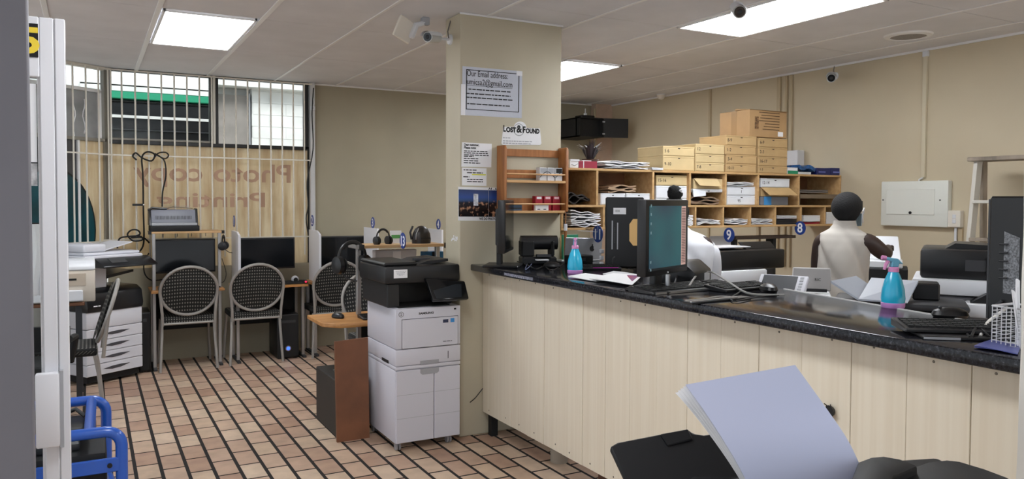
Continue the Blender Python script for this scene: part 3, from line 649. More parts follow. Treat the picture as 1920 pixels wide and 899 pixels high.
for x in (xl, xr):
    for y in (yn, yf): MB().cyl((x if x == xl else (xr if y == yn else xr2), y, 0), (x if x == xl else (xr if y == yn else xr2), y, .03), .03).build('foot', BLACKM, gn)
# ---- desk 13 beside the floor printer
d13 = thing('computer_desk', 'orange pine desk with raised shelf behind the floor printer', 'desk', (0, 0, 0)); TZ = .70
MB().prism([(1.31, 4.98), (1.40, 4.87), (2.28, 4.87), (2.28, 5.36), (1.31, 5.36)], 'z', TZ-.028, TZ).build('tabletop', DESKT, d13, bev=.004)
sz = 1.18
MB().box(1.625, 2.225, 5.10, 5.36, sz-.014, sz+.006).build('top_shelf', SHELFT, d13, bev=.002)
MB().box(1.60, 1.625, 5.08, 5.36, sz-.02, sz+.01).build('shelf_rail', SILVER, d13, bev=.003)
for x in (1.612, 2.238): MB().box(x-.014, x+.014, 5.07, 5.10, sz-.024, sz+.014).build('shelf_cap', BLACK, d13)
for x in (1.63, 2.22):
    MB().box(x-.015, x+.015, 5.20, 5.235, 0.02, sz-.014).build('leg', SILVER, d13, bev=.003); MB().box(x-.018, x+.018, 4.98, 5.36, 0, .02).build('foot', DARK, d13)
MB().box(1.68, 2.17, 5.33, 5.34, .1, .66).build('modesty_panel', BLACKM, d13)
mouse('black mouse on the pine desk behind the floor printer', (1.46, 5.13, TZ), .4); keyboard('black keyboard on the pine desk behind the floor printer', (1.78, 5.02, TZ), 0, .4, .13)
headset('large black headset hanging from the left rail of the raised shelf', (1.57, 5.16, 1.10), .3, 1.45)
headset('slim headband headset standing on the raised shelf beside disc 3', (ay(718, 440, 5.2).x, 5.2, 1.235), .35, .75, False)
q = ay(790, 440, 5.2); hp = thing('headphones', 'large dark brown padded headphones on the raised shelf beside disc 13', 'headphones', (q.x, 5.2, 1.186)); HB = M('brown_black_leather', (38, 32, 30), .35)
MB().lathe([(.07, 0), (.072, .03), (.066, .07), (.048, .105), (.02, .125), (.001, .128)], (0, 0, 0), 28, 'z', 1, .6).build('ear_cup', HB, hp, ang=60)
MB().tube([(-.075, 0, .03), (-.085, 0, .08), (-.065, 0, .125)], .008, 8).build('headband', BLACK, hp); MB().tube([(-.06, -.045, .03), (-.058, -.05, .07), (-.04, -.05, .11)], .004, 8).build('chrome_trim', CHROME, hp)
MB().box(-.02, .05, -.048, -.04, .035, .045).build('seam', BLACK, hp)
q = ay(757, 452, 5.05); disc('13', 'blue number 13 disc on the front of the raised pine desk shelf', (q.x, 5.068, q.z), r=.056, stem=0)
# papers, cartons and folders around the shelf
q = ay(744, 448, 5.28); o = thing('leaflet_stand', 'white and green leaflet stand on the raised shelf', 'leaflet stand', (q.x, 5.28, 1.186)); MB().prism([(0, 0), (.03, .09), (.034, .09), (.006, 0)], 'x', -.04, .045).build('leaflet', PAPER, o); MB().prism([(.009, .035), (.018, .06), (.016, .06), (.007, .035)], 'x', -.035, .03).build('green_band', M('leaf_green', (90, 160, 90), .6), o)
o = thing('white_carton', 'white carton on the pine desk below its raised shelf', 'carton', (ay(735, 475, 5.28).x, 5.26, TZ))
MB().box(-.13, .18, 0, .07, 0, .44).build('box', PCARD, o, bev=.003); MB().box(.0, .06, -.001, 0, .36, .43).build('label', PAPER, o)
o = thing('blue_folder', 'blue ring folder standing by the pillar below the raised shelf', 'folder', (ay(815, 478, 5.25).x, 5.25, TZ)); BFm = M('blue_card', (32, 102, 150), .5)
MB().box(-.08, .07, 0, .08, 0, .42).build('cover', BFm, o, bev=.003); MB().box(-.02, .01, -.002, 0, .0, .42).build('spine_band', BLACKM, o)
# ---- brown board and black case on the floor
t = MB().hexa([(1.322, 4.672, 0), (1.322, 4.69, 0), (1.318, 4.72, .62), (1.318, 4.702, .62)], [(1.53, 4.672, 0), (1.53, 4.69, 0), (1.53, 4.72, .63), (1.53, 4.702, .63)]).build('hardboard_sheet', M('brown_hardboard', (122, 78, 52), .6, noise=.14, scale=4)); tag(t, 'brown hardboard sheet leaning beside the floor printer', 'board')
t = thing('storage_case', 'black storage case on the floor behind the brown board', 'case', (1.345, 4.76, 0)); MB().box(0, .19, 0, .5, 0, .36).build('body', M('case_black', (38, 36, 34), .6), t, bev=.006); MB().box(.06, .14, .18, .3, .36, .372).build('latch', CHROME, t, bev=.002)
# ---- black and white floor printer
P = thing('floor_printer', 'tall black and white floor printer on a wheeled cabinet beside the pillar', 'printer', (1.57, 4.31, 0)); PW = M('printer_white', (208, 207, 216), .42); PB = M('printer_black', (24, 24, 26), .42); w, d = .42, .53
cab = MB().box(0, w, .012, d, .05, .49).build('cabinet', PW, P, bev=.008, seg=2)
MB().box(.0, w, .0, d, .49, .512).build('cabinet_top', PW, P, bev=.005, seg=2)
for a, b in ((.004, .243), (.247, w-.004)):
    dr = MB().box(a, b, -.002, .014, .054, .486).build('door', PW, cab, bev=.003)
    for z in (.2, .34): MB().box(a+.002, b-.002, -.0026, -.0018, z, z+.002).build('door_groove', GREYP, dr)
MB().prism([(.155, .486), (.275, .486), (.275, .462), (.262, .452), (.168, .452), (.155, .462)], 'y', -.004, -.001).build('door_grip', M('grip_grey', (160, 160, 165), .5), cab)
for x, y in ((.03, .05), (w-.06, .05), (.03, d-.05), (w-.06, d-.05)):
    c = MB().box(x-.012, x+.012, y-.012, y+.012, .03, .052).build('caster', GREYP, P); 
    for s in (-.009, .009): MB().lathe([(.022, -.006), (.024, 0), (.022, .006)], (x+s, y, .024), 16, 'x').build('wheel', M('clear_grey_wheel', (150, 150, 155), .3), c)
cs = MB().box(0, w, 0, d, .514, .612).build('paper_cassette', PW, P, bev=.006, seg=2); MB().prism([(.155, .512), (.275, .512), (.275, .535), (.155, .535)], 'y', -.003, 0).build('cassette_grip', M('grip_grey'), cs); MB().box(.335, .338, -.002, 0, .535, .58).build('paper_gauge', BLACKM, cs); MB().box(-.002, 0, .12, .24, .512, .53).build('side_recess', BLACKM, cs)
bd_ = MB().box(0, w, 0, d, .614, .855).build('body', PW, P, bev=.008, seg=2)
MB().box(.04, w-.02, -.006, 0, .617, .79).build('front_tray', PW, bd_, bev=.004); MB().box(.038, w-.018, -.002, 0, .616, .7925).build('tray_gap', DARK, bd_)
text('maker_name', 'SAMSUNG', .017, INK, bd_, (.145, -.0008, .815), X3, Z3, bold=.0006, sx=1.25); MB().box(.375, .39, -.001, 0, .83, .84).build('usb_port', INK, bd_)
MB().lathe([(.016, -.0012), (.016, -.0004)], (.035, 0, .822), 24, 'y').build('round_sticker', INK, bd_); MB().lathe([(.0135, -.0018), (.0135, -.0008)], (.035, 0, .822), 24, 'y').build('sticker_face', PW, bd_)
text('sticker_numeral', '2', .022, INK, bd_, (.029, -.0022, .814), X3, Z3)
MB().box(.30, .335, -.0075, -.006, .755, .775).build('badge', M('navy_print', (40, 48, 80), .5), bd_); MB().box(.35, .375, -.0075, -.006, .755, .78).build('energy_label', M('sky_print', (60, 140, 205), .5), bd_); lines(bd_, INK, (.3, -.0064, .64), X3, Z3, [(0, .06, 0)], 'model_mark', h=.004)
MB().box(-.03, .05, .06, d, .857, 1.0).box(.05, w-.01, .24, d, .857, 1.0).box(w-.06, w-.01, .1, .24, .857, 1.0).build('output_bay', PB, P, bev=.006)
MB().box(.03, w-.06, .03, .26, .856, .862).build('output_tray', BLACKM, P)
sc = MB().box(-.055, w+.01, .03, d, 1.0, 1.105).build('scanner', PB, P, bev=.014, seg=2)
MB().prism([(.18, 1.105), (.24, 1.125), (.38, 1.135), (.38, 1.12), (.26, 1.105)], 'y', .1, d-.08).build('feeder_tray', PB, sc); MB().box(-.05, .16, .05, d-.02, 1.105, 1.125).build('feeder_cover', PB, sc, bev=.008); MB().box(.2, .3, .2, .24, 1.12, 1.135).build('paper_guide', DARK, sc)
MB().box(.0, .085, .028, .03, 1.035, 1.085).build('notice_label', PAPER, sc); lines(sc, GREYP, (0, .0275, 1.035), X3, Z3, [(.01, .076, .038), (.016, .07, .03), (.02, .066, .022), (.03, .055, .015)], h=.003)
cpn = MB().hexa([(.215, -.06, .90), (w+.03, -.06, .90), (w+.03, -.0, 1.0), (.19, -.0, 1.03)], [(.215, -.03, .885), (w+.03, -.03, .885), (w+.03, .05, 1.0), (.19, .05, 1.03)]).build('control_panel', M('glossy_black', (20, 21, 23), .18), P, bev=.008, seg=2)
MB().hexa([(.235, -.0605, .912), (w-.02, -.0605, .912), (w-.0, -.011, .985), (.215, -.011, .993)], [(.235, -.058, .91), (w-.02, -.058, .91), (w-.0, -.008, .985), (.215, -.008, .993)]).build('touch_screen', M('screen_slate', (42, 46, 50), .2), cpn)
cable('printer_lead', 'thin black lead running from the floor printer to the counter', [ax(x, y, 2.1) if x < 880 else ay(x, y, 4.39) for x, y in [(866, 770), (878, 758), (890, 748), (899, 737), (905, 729)]], .003)
# ================================================================== pillar front
PF = 4.4115
def sheet(name, label, cat, quad, Y=PF, mat=PAPER, th=.0015):
    tl, tr, br, bl = [ay(x, y, Y) for x, y in quad]; t = thing(name, label, cat, bl)
    c = [Vector(v)-bl for v in (bl, br, tr, tl)]; n = Vector((0, -th, 0))
    MB().hexa([v+n for v in c], c).build('sheet', mat, t)
    r = (c[1]+c[2]-c[3])/2; u = (c[3]+c[2]-c[1])/2; return t, n*1.15, r.normalized(), u.normalized(), r.length, u.length
LG = M('laminated_grey_paper', (196, 200, 212), .12, coat=.6, bump=.25, scale=55)
t, o, r, u, w, h = sheet('email_notice', 'laminated email address notice taped high on the pillar', 'notice', [(867, 124), (979, 134), (978, 222), (866, 216)], mat=LG)
def at(x, y): return o+r*(x*w)+u*(y*h)
mb = MB()
for a, b in (((.06, .12), (.95, .135)), ((.06, .93), (.95, .945)), ((.06, .12), (.075, .94)), ((.935, .12), (.95, .94))):
    p = [at(a[0], a[1]), at(b[0], a[1]), at(b[0], b[1]), at(a[0], b[1])]; mb.add([v+Vector((0, -.0006, 0)) for v in p], [(0, 1, 2, 3)])
mb.build('border', INK, t)
e = Vector((0, -.0008, 0))
def tx(body, x, y, s, par=None, m=INK, fit=None, bold=0, name='lettering'):
    ob = text(name, body, s, m, par or t, at(x, y)+e, r, u, bold=bold)
    if fit:
        L = max((v.co-(at(x, y)+e)).dot(r) for v in ob.data.vertices); k = fit*w/L
        for v in ob.data.vertices: d = (v.co-(at(x, y)+e)).dot(r); v.co += r*(d*(k-1))
    return ob
tx('Our Email address:', .07, .81, .052, fit=.68); tx('umicsa2@gmail.com', .07, .64, .052, fit=.76); MB().add([at(.07, .615)+e, at(.83, .615)+e, at(.83, .622)+e, at(.07, .622)+e], [(0, 1, 2, 3)]).build('underline', INK, t)
lines(t, INK, at(0, 0)+e*.5, r, u, [(.1*w, .8*w, .53*h), (.07*w, .8*w, .44*h), (.07*w, .84*w, .36*h), (.08*w, .8*w, .23*h)], h=.007)
MB().hexa([at(.9, .9)+e*2, at(1, .9)+e*2, at(1, 1)+e*2, at(.9, 1)+e*2], [at(.9, .9), at(1, .9), at(1, 1), at(.9, 1)]).build('tape', M('white_tape', (232, 232, 236), .25), t); MB().hexa([at(-.02, 0)+e*2, at(.05, 0)+e*2, at(.05, .63)+e*2, at(-.02, .63)+e*2], [at(-.02, 0), at(.05, 0), at(.05, .63), at(-.02, .63)]).build('tape', M('white_tape'), t)
# lost and found card (cut to shape)
pts = [(940, 269), (942, 272), (1013, 272), (1015, 269), (1012, 241), (988, 240)]+[(975+12*math.cos(a), 240-12*math.sin(a)) for a in [PI*k/10 for k in range(11)]]+[(962, 238), (943.5, 238)]
q = ay(940, 271, PF); t = thing('lost_and_found_card', 'white cut-out LOST & FOUND card above the wooden rack', 'notice', q)
MB().prism([(ay(x, y, PF).x-q.x, ay(x, y, PF).z-q.z) for x, y in pts], 'y', -.0015, 0).build('card', PAPER, t)
def at2(x, y): return ay(x, y, PF-.0022)-q
r = (at2(1011, 246)-at2(943, 243)).normalized(); u = Z3
for body, xa, xb, y, s in (('L', 943.5, 948.5, 246.5, .055), ('OST', 949, 968, 247.3, .042), ('&', 968.5, 979, 248.3, .066), ('F', 979.5, 985.5, 248.5, .055), ('OUND', 986, 1011.5, 249.5, .042)):
    ob = text('lettering', body, s, INK, t, at2(xa, y), r, u, bold=.0022); b0 = at2(xa, y); L = max((v.co-b0).dot(r) for v in ob.data.vertices); k = (at2(xb, y)-b0).length/L
    for v in ob.data.vertices: v.co += r*((v.co-b0).dot(r)*(k-1))
c = at2(973, 243.5); MB().tube([c+Vector((.038*math.cos(a), 0, .038*math.sin(a))) for a in [2*PI*k/30 for k in range(30)]], .0012, 4, closed=True).build('ring_drawing', INK, t)
b0 = at2(943, 271); lines(t, GREYP, b0, r, u, [(0, .055, .04), (0, .215, .02), (0, .205, .006)], h=.006)
# customer notices and the photo poster
t, o, r, u, w, h = sheet('customer_notice', 'white notice headed Dear customer on the pillar', 'notice', [(866, 267), (922, 270), (921, 314), (865, 313)])
tx('Dear customer,', .07, .88, .02, fit=.5, bold=.0006); tx('Please note:', .07, .76, .02, fit=.4, bold=.0006)
lines(t, INK, o, r, u, [(.07*w, .86*w, .64*h), (.07*w, .87*w, .56*h), (.07*w, .9*w, .48*h), (.07*w, .4*w, .42*h), (.07*w, .55*w, .33*h), (.07*w, .55*w, .24*h), (.07*w, .62*w, .15*h)], h=.006)
t, o, r, u, w, h = sheet('price_notice', 'smaller white notice with a yellow highlighted line', 'notice', [(866, 314.5), (912, 316), (912, 349), (866, 348)])
lines(t, INK, o, r, u, [(.06*w, .6*w, .85*h), (.2*w, .85*w, .7*h), (.05*w, .3*w, .46*h), (.2*w, .85*w, .32*h), (.2*w, .85*w, .2*h)], h=.006)
MB().add([at(.4, .6)+e, at(.97, .6)+e, at(.97, .66)+e, at(.4, .66)+e], [(0, 1, 2, 3)]).build('highlight', M('highlighter_yellow', (226, 226, 70), .7), t)
def photo_mat():
    m = bpy.data.materials.new('night_photo_print'); m.use_nodes = True; nt = m.node_tree; N = nt.nodes; L = nt.links; b = N['Principled BSDF']; b.inputs['Roughness'].default_value = .25
    tc = N.new('ShaderNodeTexCoord'); sp = N.new('ShaderNodeSeparateXYZ'); L.new(tc.outputs['Generated'], sp.inputs[0])
    rp = N.new('ShaderNodeValToRGB'); e = rp.color_ramp.elements; e[0].color = rgb((20, 18, 22)); e[1].color = rgb((14, 40, 92)); e[0].position = 0
    for p_, c_ in ((.3, (40, 30, 28)), (.52, (30, 30, 40)), (.6, (40, 70, 120)), (.72, (24, 64, 140))): q_ = e.new(p_); q_.color = rgb(c_)
    L.new(sp.outputs[2], rp.inputs[0])
    vz = N.new('ShaderNodeTexVoronoi'); vz.inputs['Scale'].default_value = 26; L.new(tc.outputs['Object'], vz.inputs['Vector'])
    nz = N.new('ShaderNodeTexNoise'); nz.inputs['Scale'].default_value = 34; nz.inputs['Detail'].default_value = 6; L.new(tc.outputs['Object'], nz.inputs['Vector'])
    r2 = N.new('ShaderNodeValToRGB'); r2.color_ramp.elements[0].position = .55; r2.color_ramp.elements[1].position = .72; r2.color_ramp.elements[0].color = (0, 0, 0, 1); r2.color_ramp.elements[1].color = rgb((225, 168, 130)); L.new(nz.outputs['Fac'], r2.inputs[0])
    lo = N.new('ShaderNodeMath'); lo.operation = 'LESS_THAN'; lo.inputs[1].default_value = .6; L.new(sp.outputs[2], lo.inputs[0])
    mx = N.new('ShaderNodeMixRGB'); mx.blend_type = 'ADD'; L.new(lo.outputs[0], mx.inputs[0]); L.new(rp.outputs[0], mx.inputs[1]); L.new(r2.outputs[0], mx.inputs[2]); L.new(mx.outputs[0], b.inputs['Base Color'])
    return m
t, o, r, u, w, h = sheet('photo_poster', 'WE DO PHOTOS poster with a blue night city picture', 'poster', [(859, 350.5), (937, 352.5), (937, 415), (859, 414)])
def pane_(x0, x1, y0, y1, name, m, k=1):
    p = [at(x0, y0), at(x1, y0), at(x1, y1), at(x0, y1)]; MB().hexa([v+e*k for v in p], p).build(name, m, t)
pane_(.01, .72, .12, .92, 'photo_print', photo_mat()); pane_(.725, .985, .12, .92, 'photo_print', photo_mat()); pane_(.36, .47, .45, .8, 'bright_fountain', M('pale_glow_print', (206, 210, 226), .3, noise=.3, scale=40), 1.6)
tx('A4 - A6', .72, .93, .02, fit=.24, bold=.0006); tx('WE DO PHOTOS', .5, .025, .022, fit=.44, bold=.0006)
# ---- wooden rack
PN = M('orange_pine', (178, 118, 66), .42, c2=(150, 94, 50), scale=5, stretch=(9, 9, 1))
YR = 4.31; xl = ay(945, 330, YR).x; xr = ay(1066.5, 330, YR).x; zt = ay(950, 272, YR).z; zb = ay(950, 398, YR).z
rk = thing('spice_rack', 'orange pine wall rack with two shelves on the pillar', 'wall rack', (xl, YR, zb)); W_, H_ = xr-xl, zt-zb; D_ = PF-YR
for x in (0, W_-.022): MB().prism([(0, 0), (D_-.0, -.02), (D_, H_), (.01, H_), (0, H_-.02)], 'x', x, x+.022).build('side_panel', PN, rk, bev=.004)
def zz(y): return ay(1000, y, YR).z-zb
MB().box(.022, W_-.022, D_-.016, D_, zz(293), zz(279)).build('top_rail', PN, rk, bev=.002)
for a, b, c, s in ((334, 318, 327, 341), (397, 372, 383, 398)):
    MB().box(.022, W_-.022, D_-.012, D_, zz(a), zz(b)).build('back_rail', PN, rk, bev=.002); MB().box(.022, W_-.022, .002, D_-.012, zz(s)-.008, zz(s)+.008).build('shelf', M('pale_pine', (214, 170, 118), .45), rk, bev=.002); MB().cyl((.02, .012, zz(c)), (W_-.02, .012, zz(c)), .0055, n=8).build('dowel', M('pale_pine'), rk)
def carton(name, label, cat, x, y, z, w, d, h, mat, deco=None, group=None):
    t = thing(name, label, cat, (x, y, z), 0, group); MB().box(0, w, 0, d, 0, h).build('box', mat, t, bev=.002); return t
zs = zb+zz(341)+.009
ORD = ['leftmost', 'middle', 'rightmost']
for k in range(3):
    x = ay(1011+k*14.8, 330, YR+.03).x; t = carton('white_carton', ORD[k]+' of the three small white cartons on the upper rack shelf', 'carton', x, YR+.022, zs, .052, .05, .085, WHITE, group='small white cartons on the rack')
    MB().box(.004, .048, -.0008, 0, .05, .08).build('print_panel', INK if k == 2 else GREYP, t); MB().tube([(.0, -.001, .02), (.026, -.001, .045), (.052, -.001, .06)] if k % 2 == 0 else [(.0, -.001, .06), (.026, -.001, .045), (.052, -.001, .02)], .002, 4).build('swoosh', INK, t)
zs = zb+zz(398)+.009; RED = M('crimson_card', (158, 26, 44), .5)
for k in range(3):
    x = ay(1003+k*16.5, 385, YR+.05).x; t = carton('red_carton', ORD[k]+' red carton on the lower rack shelf', 'carton', x, YR+.045, zs, .056, .04, .095, RED, group='red cartons on the rack'); MB().box(.01, .046, -.0008, 0, .075, .09).build('label', M('pink_label', (240, 200, 205), .6) if k else PAPER, t)
t = carton('white_carton', 'small white carton with two blue spots on the lower rack shelf', 'carton', ay(1004, 388, YR+.02).x, YR+.02, zs, .1, .022, .038, PAPER)
for x in (.025, .07): MB().box(x-.01, x+.01, -.0008, 0, .006, .012).build('blue_spot', M('navy_print'), t)
t = carton('blue_carton', 'small slate blue carton at the left end of the lower rack shelf', 'carton', ay(959, 382, YR+.03).x, YR+.025, zs, .075, .045, .04, M('slate_blue_card', (70, 92, 116), .6)); MB().box(.004, .071, -.0008, 0, .01, .02).build('label', DARK, t)
st = thing('hanging_stick', 'wooden stick with a white tip hanging from the rack', 'stick', (ay(1060, 440, YR-.01).x, YR-.012, 0))
z1, z2, z3 = ay(1060, 402, YR).z, ay(1060, 430, YR).z, ay(1060, 480, YR).z
MB().tube([(0, .01, z1+.015), (.002, .0, z1), (-.002, 0, z2+.03)], .003, 6).build('string', PN, st); MB().cyl((0, 0, z2+.035), (0, 0, z2-.01), .012).build('cap', PAPER, st); MB().cyl((0, 0, z2-.01), (-.002, 0, z3), .01).build('shaft', M('orange_pine'), st)
# ---- cameras and fittings on pillar, ceiling and right wall
def cctv(label, base, tip, up=Z3, mountn=None, r=.032):
    t = thing('security_camera', label, 'security camera', base, 0, 'bullet security cameras'); d = Vector(tip)-Vector(base); n = Vector(mountn).normalized()
    MB().tube([(0, 0, 0), n*.012], [.035, .03], 20).build('mount', WHITE, t); el = n*.05+d*.12
    MB().tube([n*.01, n*.045, el], .009, 8).build('arm', WHITE, t)
    ax_ = d.normalized(); a0 = el; a1 = el+ax_*.14
    MB().tube([a0-ax_*.01, a0, a1], [r*.6, r, r], 20).build('body', M('camera_silver', (190, 190, 188), .35, .2), t); MB().tube([a1, a1+ax_*.003], [r*.82, r*.8], 20).build('glass', M('lens_glass', (26, 28, 30), .1), t)
    MB().tube([a1+ax_*.003, a1+ax_*.006], [r*.4, r*.3], 16).build('lens', BLACK, t)
    v = up; s = ax_.cross(v).normalized(); v = s.cross(ax_).normalized(); mb = MB(); P0 = []
    for q_ in (a0-ax_*.01, a1+ax_*.025):
        P0.append([q_+(s*math.cos(a)+v*math.sin(a))*r*1.12 for a in [PI*(.08+.84*k/8) for k in range(9)]])
    mb.add(P0[0]+P0[1], [(i, i+1, i+10, i+9) for i in range(8)]); mb.add([p+(p-a0).normalized()*.002 for p in P0[0]+P0[1]], [(i, i+9, i+10, i+1) for i in range(8)]).build('sunshade', WHITE, t)
    MB().tube([n*.012+v*.0, n*.02+Vector((0, 0, .05)), Vector((0, 0, .12))], .004, 6).build('lead', M('grey_lead', (110, 105, 98), .6), t); return t
b = ax(851, 72, 2.03); cctv('bullet security camera on the upper left edge of the pillar', (2.029, b.y+.05, b.z), Vector((2.029, b.y+.05, b.z))+Vector((-.6, -.55, -.12)), mountn=(-1, -.05, 0))
b = ax(1566, 143, XR); cctv('bullet security camera high on the right wall', (XR-.001, b.y, b.z), Vector(b)+Vector((-.75, -.62, -.22)), mountn=(-1, 0, 0), r=.036)
b = az(1378, -4, HC); cctv('security camera hanging from the ceiling by the top edge of the picture', (b.x, b.y, HC-.001), Vector(b)+Vector((-.55, -.7, -.32)), mountn=(0, 0, -1), r=.036)
b = az(797, 33, HC); an = thing('motion_sensor', 'white square panel sensor on a ceiling bracket left of the pillar', 'sensor', (b.x, b.y, HC))
MB().box(-.025, .025, -.02, .02, -.05, 0).build('bracket', GREYP, an, bev=.004); MB().tube([(0, 0, -.03), (-.04, -.01, -.05), (-.075, -.01, -.06)], .018, 8).build('joint', WHITE, an)
MB().obox((-.14, 0, -.09), (.13, .02, .14), (.15, .35, .3)).build('panel', M('cream_plastic', (228, 222, 210), .45), an, bev=.006); MB().obox((-.08, .0, -.095), (.03, .05, .1), (.15, .35, .3)).build('housing', WHITE, an, bev=.008)
b = az(1703, 66, HC); sp = thing('ceiling_speaker', 'round grey ceiling speaker grille over the staff area', 'speaker', (b.x, b.y, HC))
MB().lathe([(.0, -.004), (.115, -.01), (.118, -.004)], (0, 0, 0), 40).build('grille', M('grey_mesh', (150, 146, 142), .7, noise=.2, scale=220), sp); MB().lathe([(.113, -.004), (.118, -.016), (.15, -.01), (.158, 0)], (0, 0, 0), 40).build('rim', TRIMW, sp)
b = az(1248, 183, HC-.03); dm = thing('dome_detector', 'small beige dome detector where the ceiling meets the right wall', 'detector', (XR-.1, b.y, HC)); MB().lathe([(.045, 0), (.045, -.02), (.03, -.05), (.002, -.06)], (0, 0, 0), 20).build('dome', M('cream_plastic'), dm); MB().lathe([(.05, 0), (.05, -.008)], (0, 0, 0), 20).build('base', WHITE, dm)
# trunking and boxes on the right wall
WT = M('painted_trunking', (186, 170, 140), .6)
for k, (px_, z0, wd) in enumerate(((1333, .9, .014), (1462, .9, .02), (1476, .9, .012), (1486, .9, .01))):
    y = ax(px_, 200, XR).y; t = thing('wall_trunking', ['slim beige trunking on the right wall behind the left archive boxes', 'broad beige trunking on the right wall beside the big carton', 'left of the two thin pipes on the right wall above the meter box', 'right of the two thin pipes on the right wall above the meter box'][k], 'trunking', (XR-.012, y, z0))
    MB().box(-.01, .012, -wd, wd, 0, HC-z0-.02).build('cover', WT, t, bev=.002); MB().box(-.012, -.009, -wd-.004, wd+.004, .5, .52).build('clip', WT, t)
y = ax(1736, 200, XR).y; zc = ax(1733, 333, XR).z; t = thing('wall_trunking', 'white trunking running from the ceiling to the distribution board', 'trunking', (XR-.012, y, zc)); MB().box(-.012, .012, -.016, .016, 0, HC-zc-.02).build('cover', M('wall_white_trunking', (206, 196, 170), .5), t, bev=.002); MB().box(-.014, .01, -.02, .02, HC-zc-.06, HC-zc-.02).build('end_cap', WHITE, t)
MB().tube([(0, 0, 0), (-.004, .03, -.015), (-.004, .035, -.05)], .006, 6).build('lead', WHITE, t)
a = ax(1660, 340, XR); b = ax(1784, 427, XR); t = thing('distribution_board', 'white electrical distribution board on the right wall', 'electrical box', (XR, b.y, b.z)); Wd, Hd = a.y-b.y, ax(1720, 339, XR).z-ax(1720, 424, XR).z
DBW = M('board_white', (226, 228, 220), .4)
MB().box(-.05, 0, 0, Wd, 0, Hd).build('cover', DBW, t, bev=.008, seg=2); fl = MB().box(-.056, -.05, .1, Wd-.05, .09, Hd-.06).build('flap', DBW, t, bev=.003)
MB().lathe([(.011, -.062), (.011, -.056)], (0, Wd*.53, .105), 16, 'x').build('latch', BLACK, fl)
for y_ in (.06, Wd-.02): MB().lathe([(.006, -.053), (.006, -.05)], (0, y_, Hd*.58), 10, 'x').build('screw', DARK, t)
a = ax(1777, 393, XR); b = ax(1802, 427, XR); t2 = thing('light_switch', 'cream double switch plate beside the distribution board', 'switch', (XR, b.y-.02, b.z)); w_, h_ = .1, .125
MB().box(-.045, 0, 0, w_, 0, h_).build('plate', M('cream_plastic'), t2, bev=.005)
for k in range(2): MB().box(-.05, -.045, .032, .058, .03+.035*k, .06+.035*k).build('rocker', WHITE, t2, bev=.002)
MB().cyl((-.015, .05, 0), (-.015, .05, -.5), .01, n=8).build('conduit', WHITE, t2); MB().box(-.02, 0, .0, .03, -.5, 0).build('flat_conduit', WT, t2)  # flat beige strip beside the round conduit
a = ax(1480, 284, XR); b = ax(1508, 325, XR); t = thing('meter_box', 'white meter box on the right wall behind the blue packs', 'electrical box', (XR, b.y, 1.735)); MB().box(-.09, 0, 0, a.y-b.y, 0, a.z-1.735).build('case', WHITE, t, bev=.005); MB().box(-.092, -.09, .03, (a.y-b.y)*.6, .02, .07).build('window', GREYP, t); MB().lathe([(.006, -.094), (.006, -.09)], (0, .02, .04), 10, 'x').build('lock', DARK, t)
# ---- ladder against the right wall
XL = 5.25; ld = thing('step_ladder', 'worn wooden step ladder standing by the right wall', 'ladder', (0, 0, 0)); LW = M('weathered_ladder_wood', (148, 136, 122), .75, noise=.25, scale=9, stretch=(1, 1, .4)); LE = M('ladder_alloy_edge', (200, 196, 186), .5)
ta = ax(1826, 303, XL); zt = ta.z; yl_ = ta.y; yr_ = yl_-.42; zb = 0
for s, yy in (('l', yl_), ('r', yr_)):
    sgn = 1 if s == 'l' else -1
    MB().hexa([(XL-.02-.12, yy+sgn*.05, 0), (XL-.02-.06, yy+sgn*.05, 0), (XL+.06, yy, zt), (XL, yy, zt)], [(XL-.02-.12, yy+sgn*.05-.025, 0), (XL-.02-.06, yy+sgn*.05-.025, 0), (XL+.06, yy-.025, zt), (XL, yy-.025, zt)]).build('front_rail', LE, ld)
    MB().hexa([(XL+.26, yy+sgn*.08, 0), (XL+.31, yy+sgn*.08, 0), (XL+.12, yy, zt), (XL+.07, yy, zt)], [(XL+.26, yy+sgn*.08-.022, 0), (XL+.31, yy+sgn*.08-.022, 0), (XL+.12, yy-.022, zt), (XL+.07, yy-.022, zt)]).build('rear_rail', LW, ld)
MB().box(XL-.03, XL+.16, yr_-.05, yl_+.03, zt, zt+.028).build('top_step', LW, ld, bev=.004)
for k in range(1, 7):
    f_ = k/7; zz_ = zt*(1-f_); g_ = .05*f_; xx = XL-.11*f_
    MB().box(xx-.02, xx+.1, yr_-g_, yl_+g_-.02, zz_-.03, zz_-.008).build('step', LE if k % 2 else LW, ld, bev=.003)
# ---- wall cabinet in the far corner
YC = 7.3; a = ay(1087, 219, YC); b = ay(1132, 258, YC); wc = thing('wall_cabinet', 'black metal wall cabinet with its door open in the far corner', 'cabinet', (a.x, YC, b.z)); w_, h_ = b.x-a.x, a.z-b.z
MB().box(0, w_, 0, YB-YC, 0, .012).box(0, w_, 0, YB-YC, h_-.012, h_).box(0, .012, 0, YB-YC, 0, h_).box(w_-.012, w_, 0, YB-YC, 0, h_).box(0, w_, .06, .08, 0, h_).build('body', BLACKM, wc)
xe = ay(1174, 238, YC-.05).x-a.x; dr = MB().hexa([(w_, -.002, 0), (xe, -.09, 0), (xe, -.09, h_), (w_, -.002, h_)], [(w_, .012, 0), (xe, -.075, 0), (xe, -.075, h_), (w_, .012, h_)]).build('door', BLACK, wc)
for z in (.04, h_-.04): MB().box(w_-.02, w_+.02, -.006, -.001, z-.008, z+.008).build('hinge', GREYP, dr)
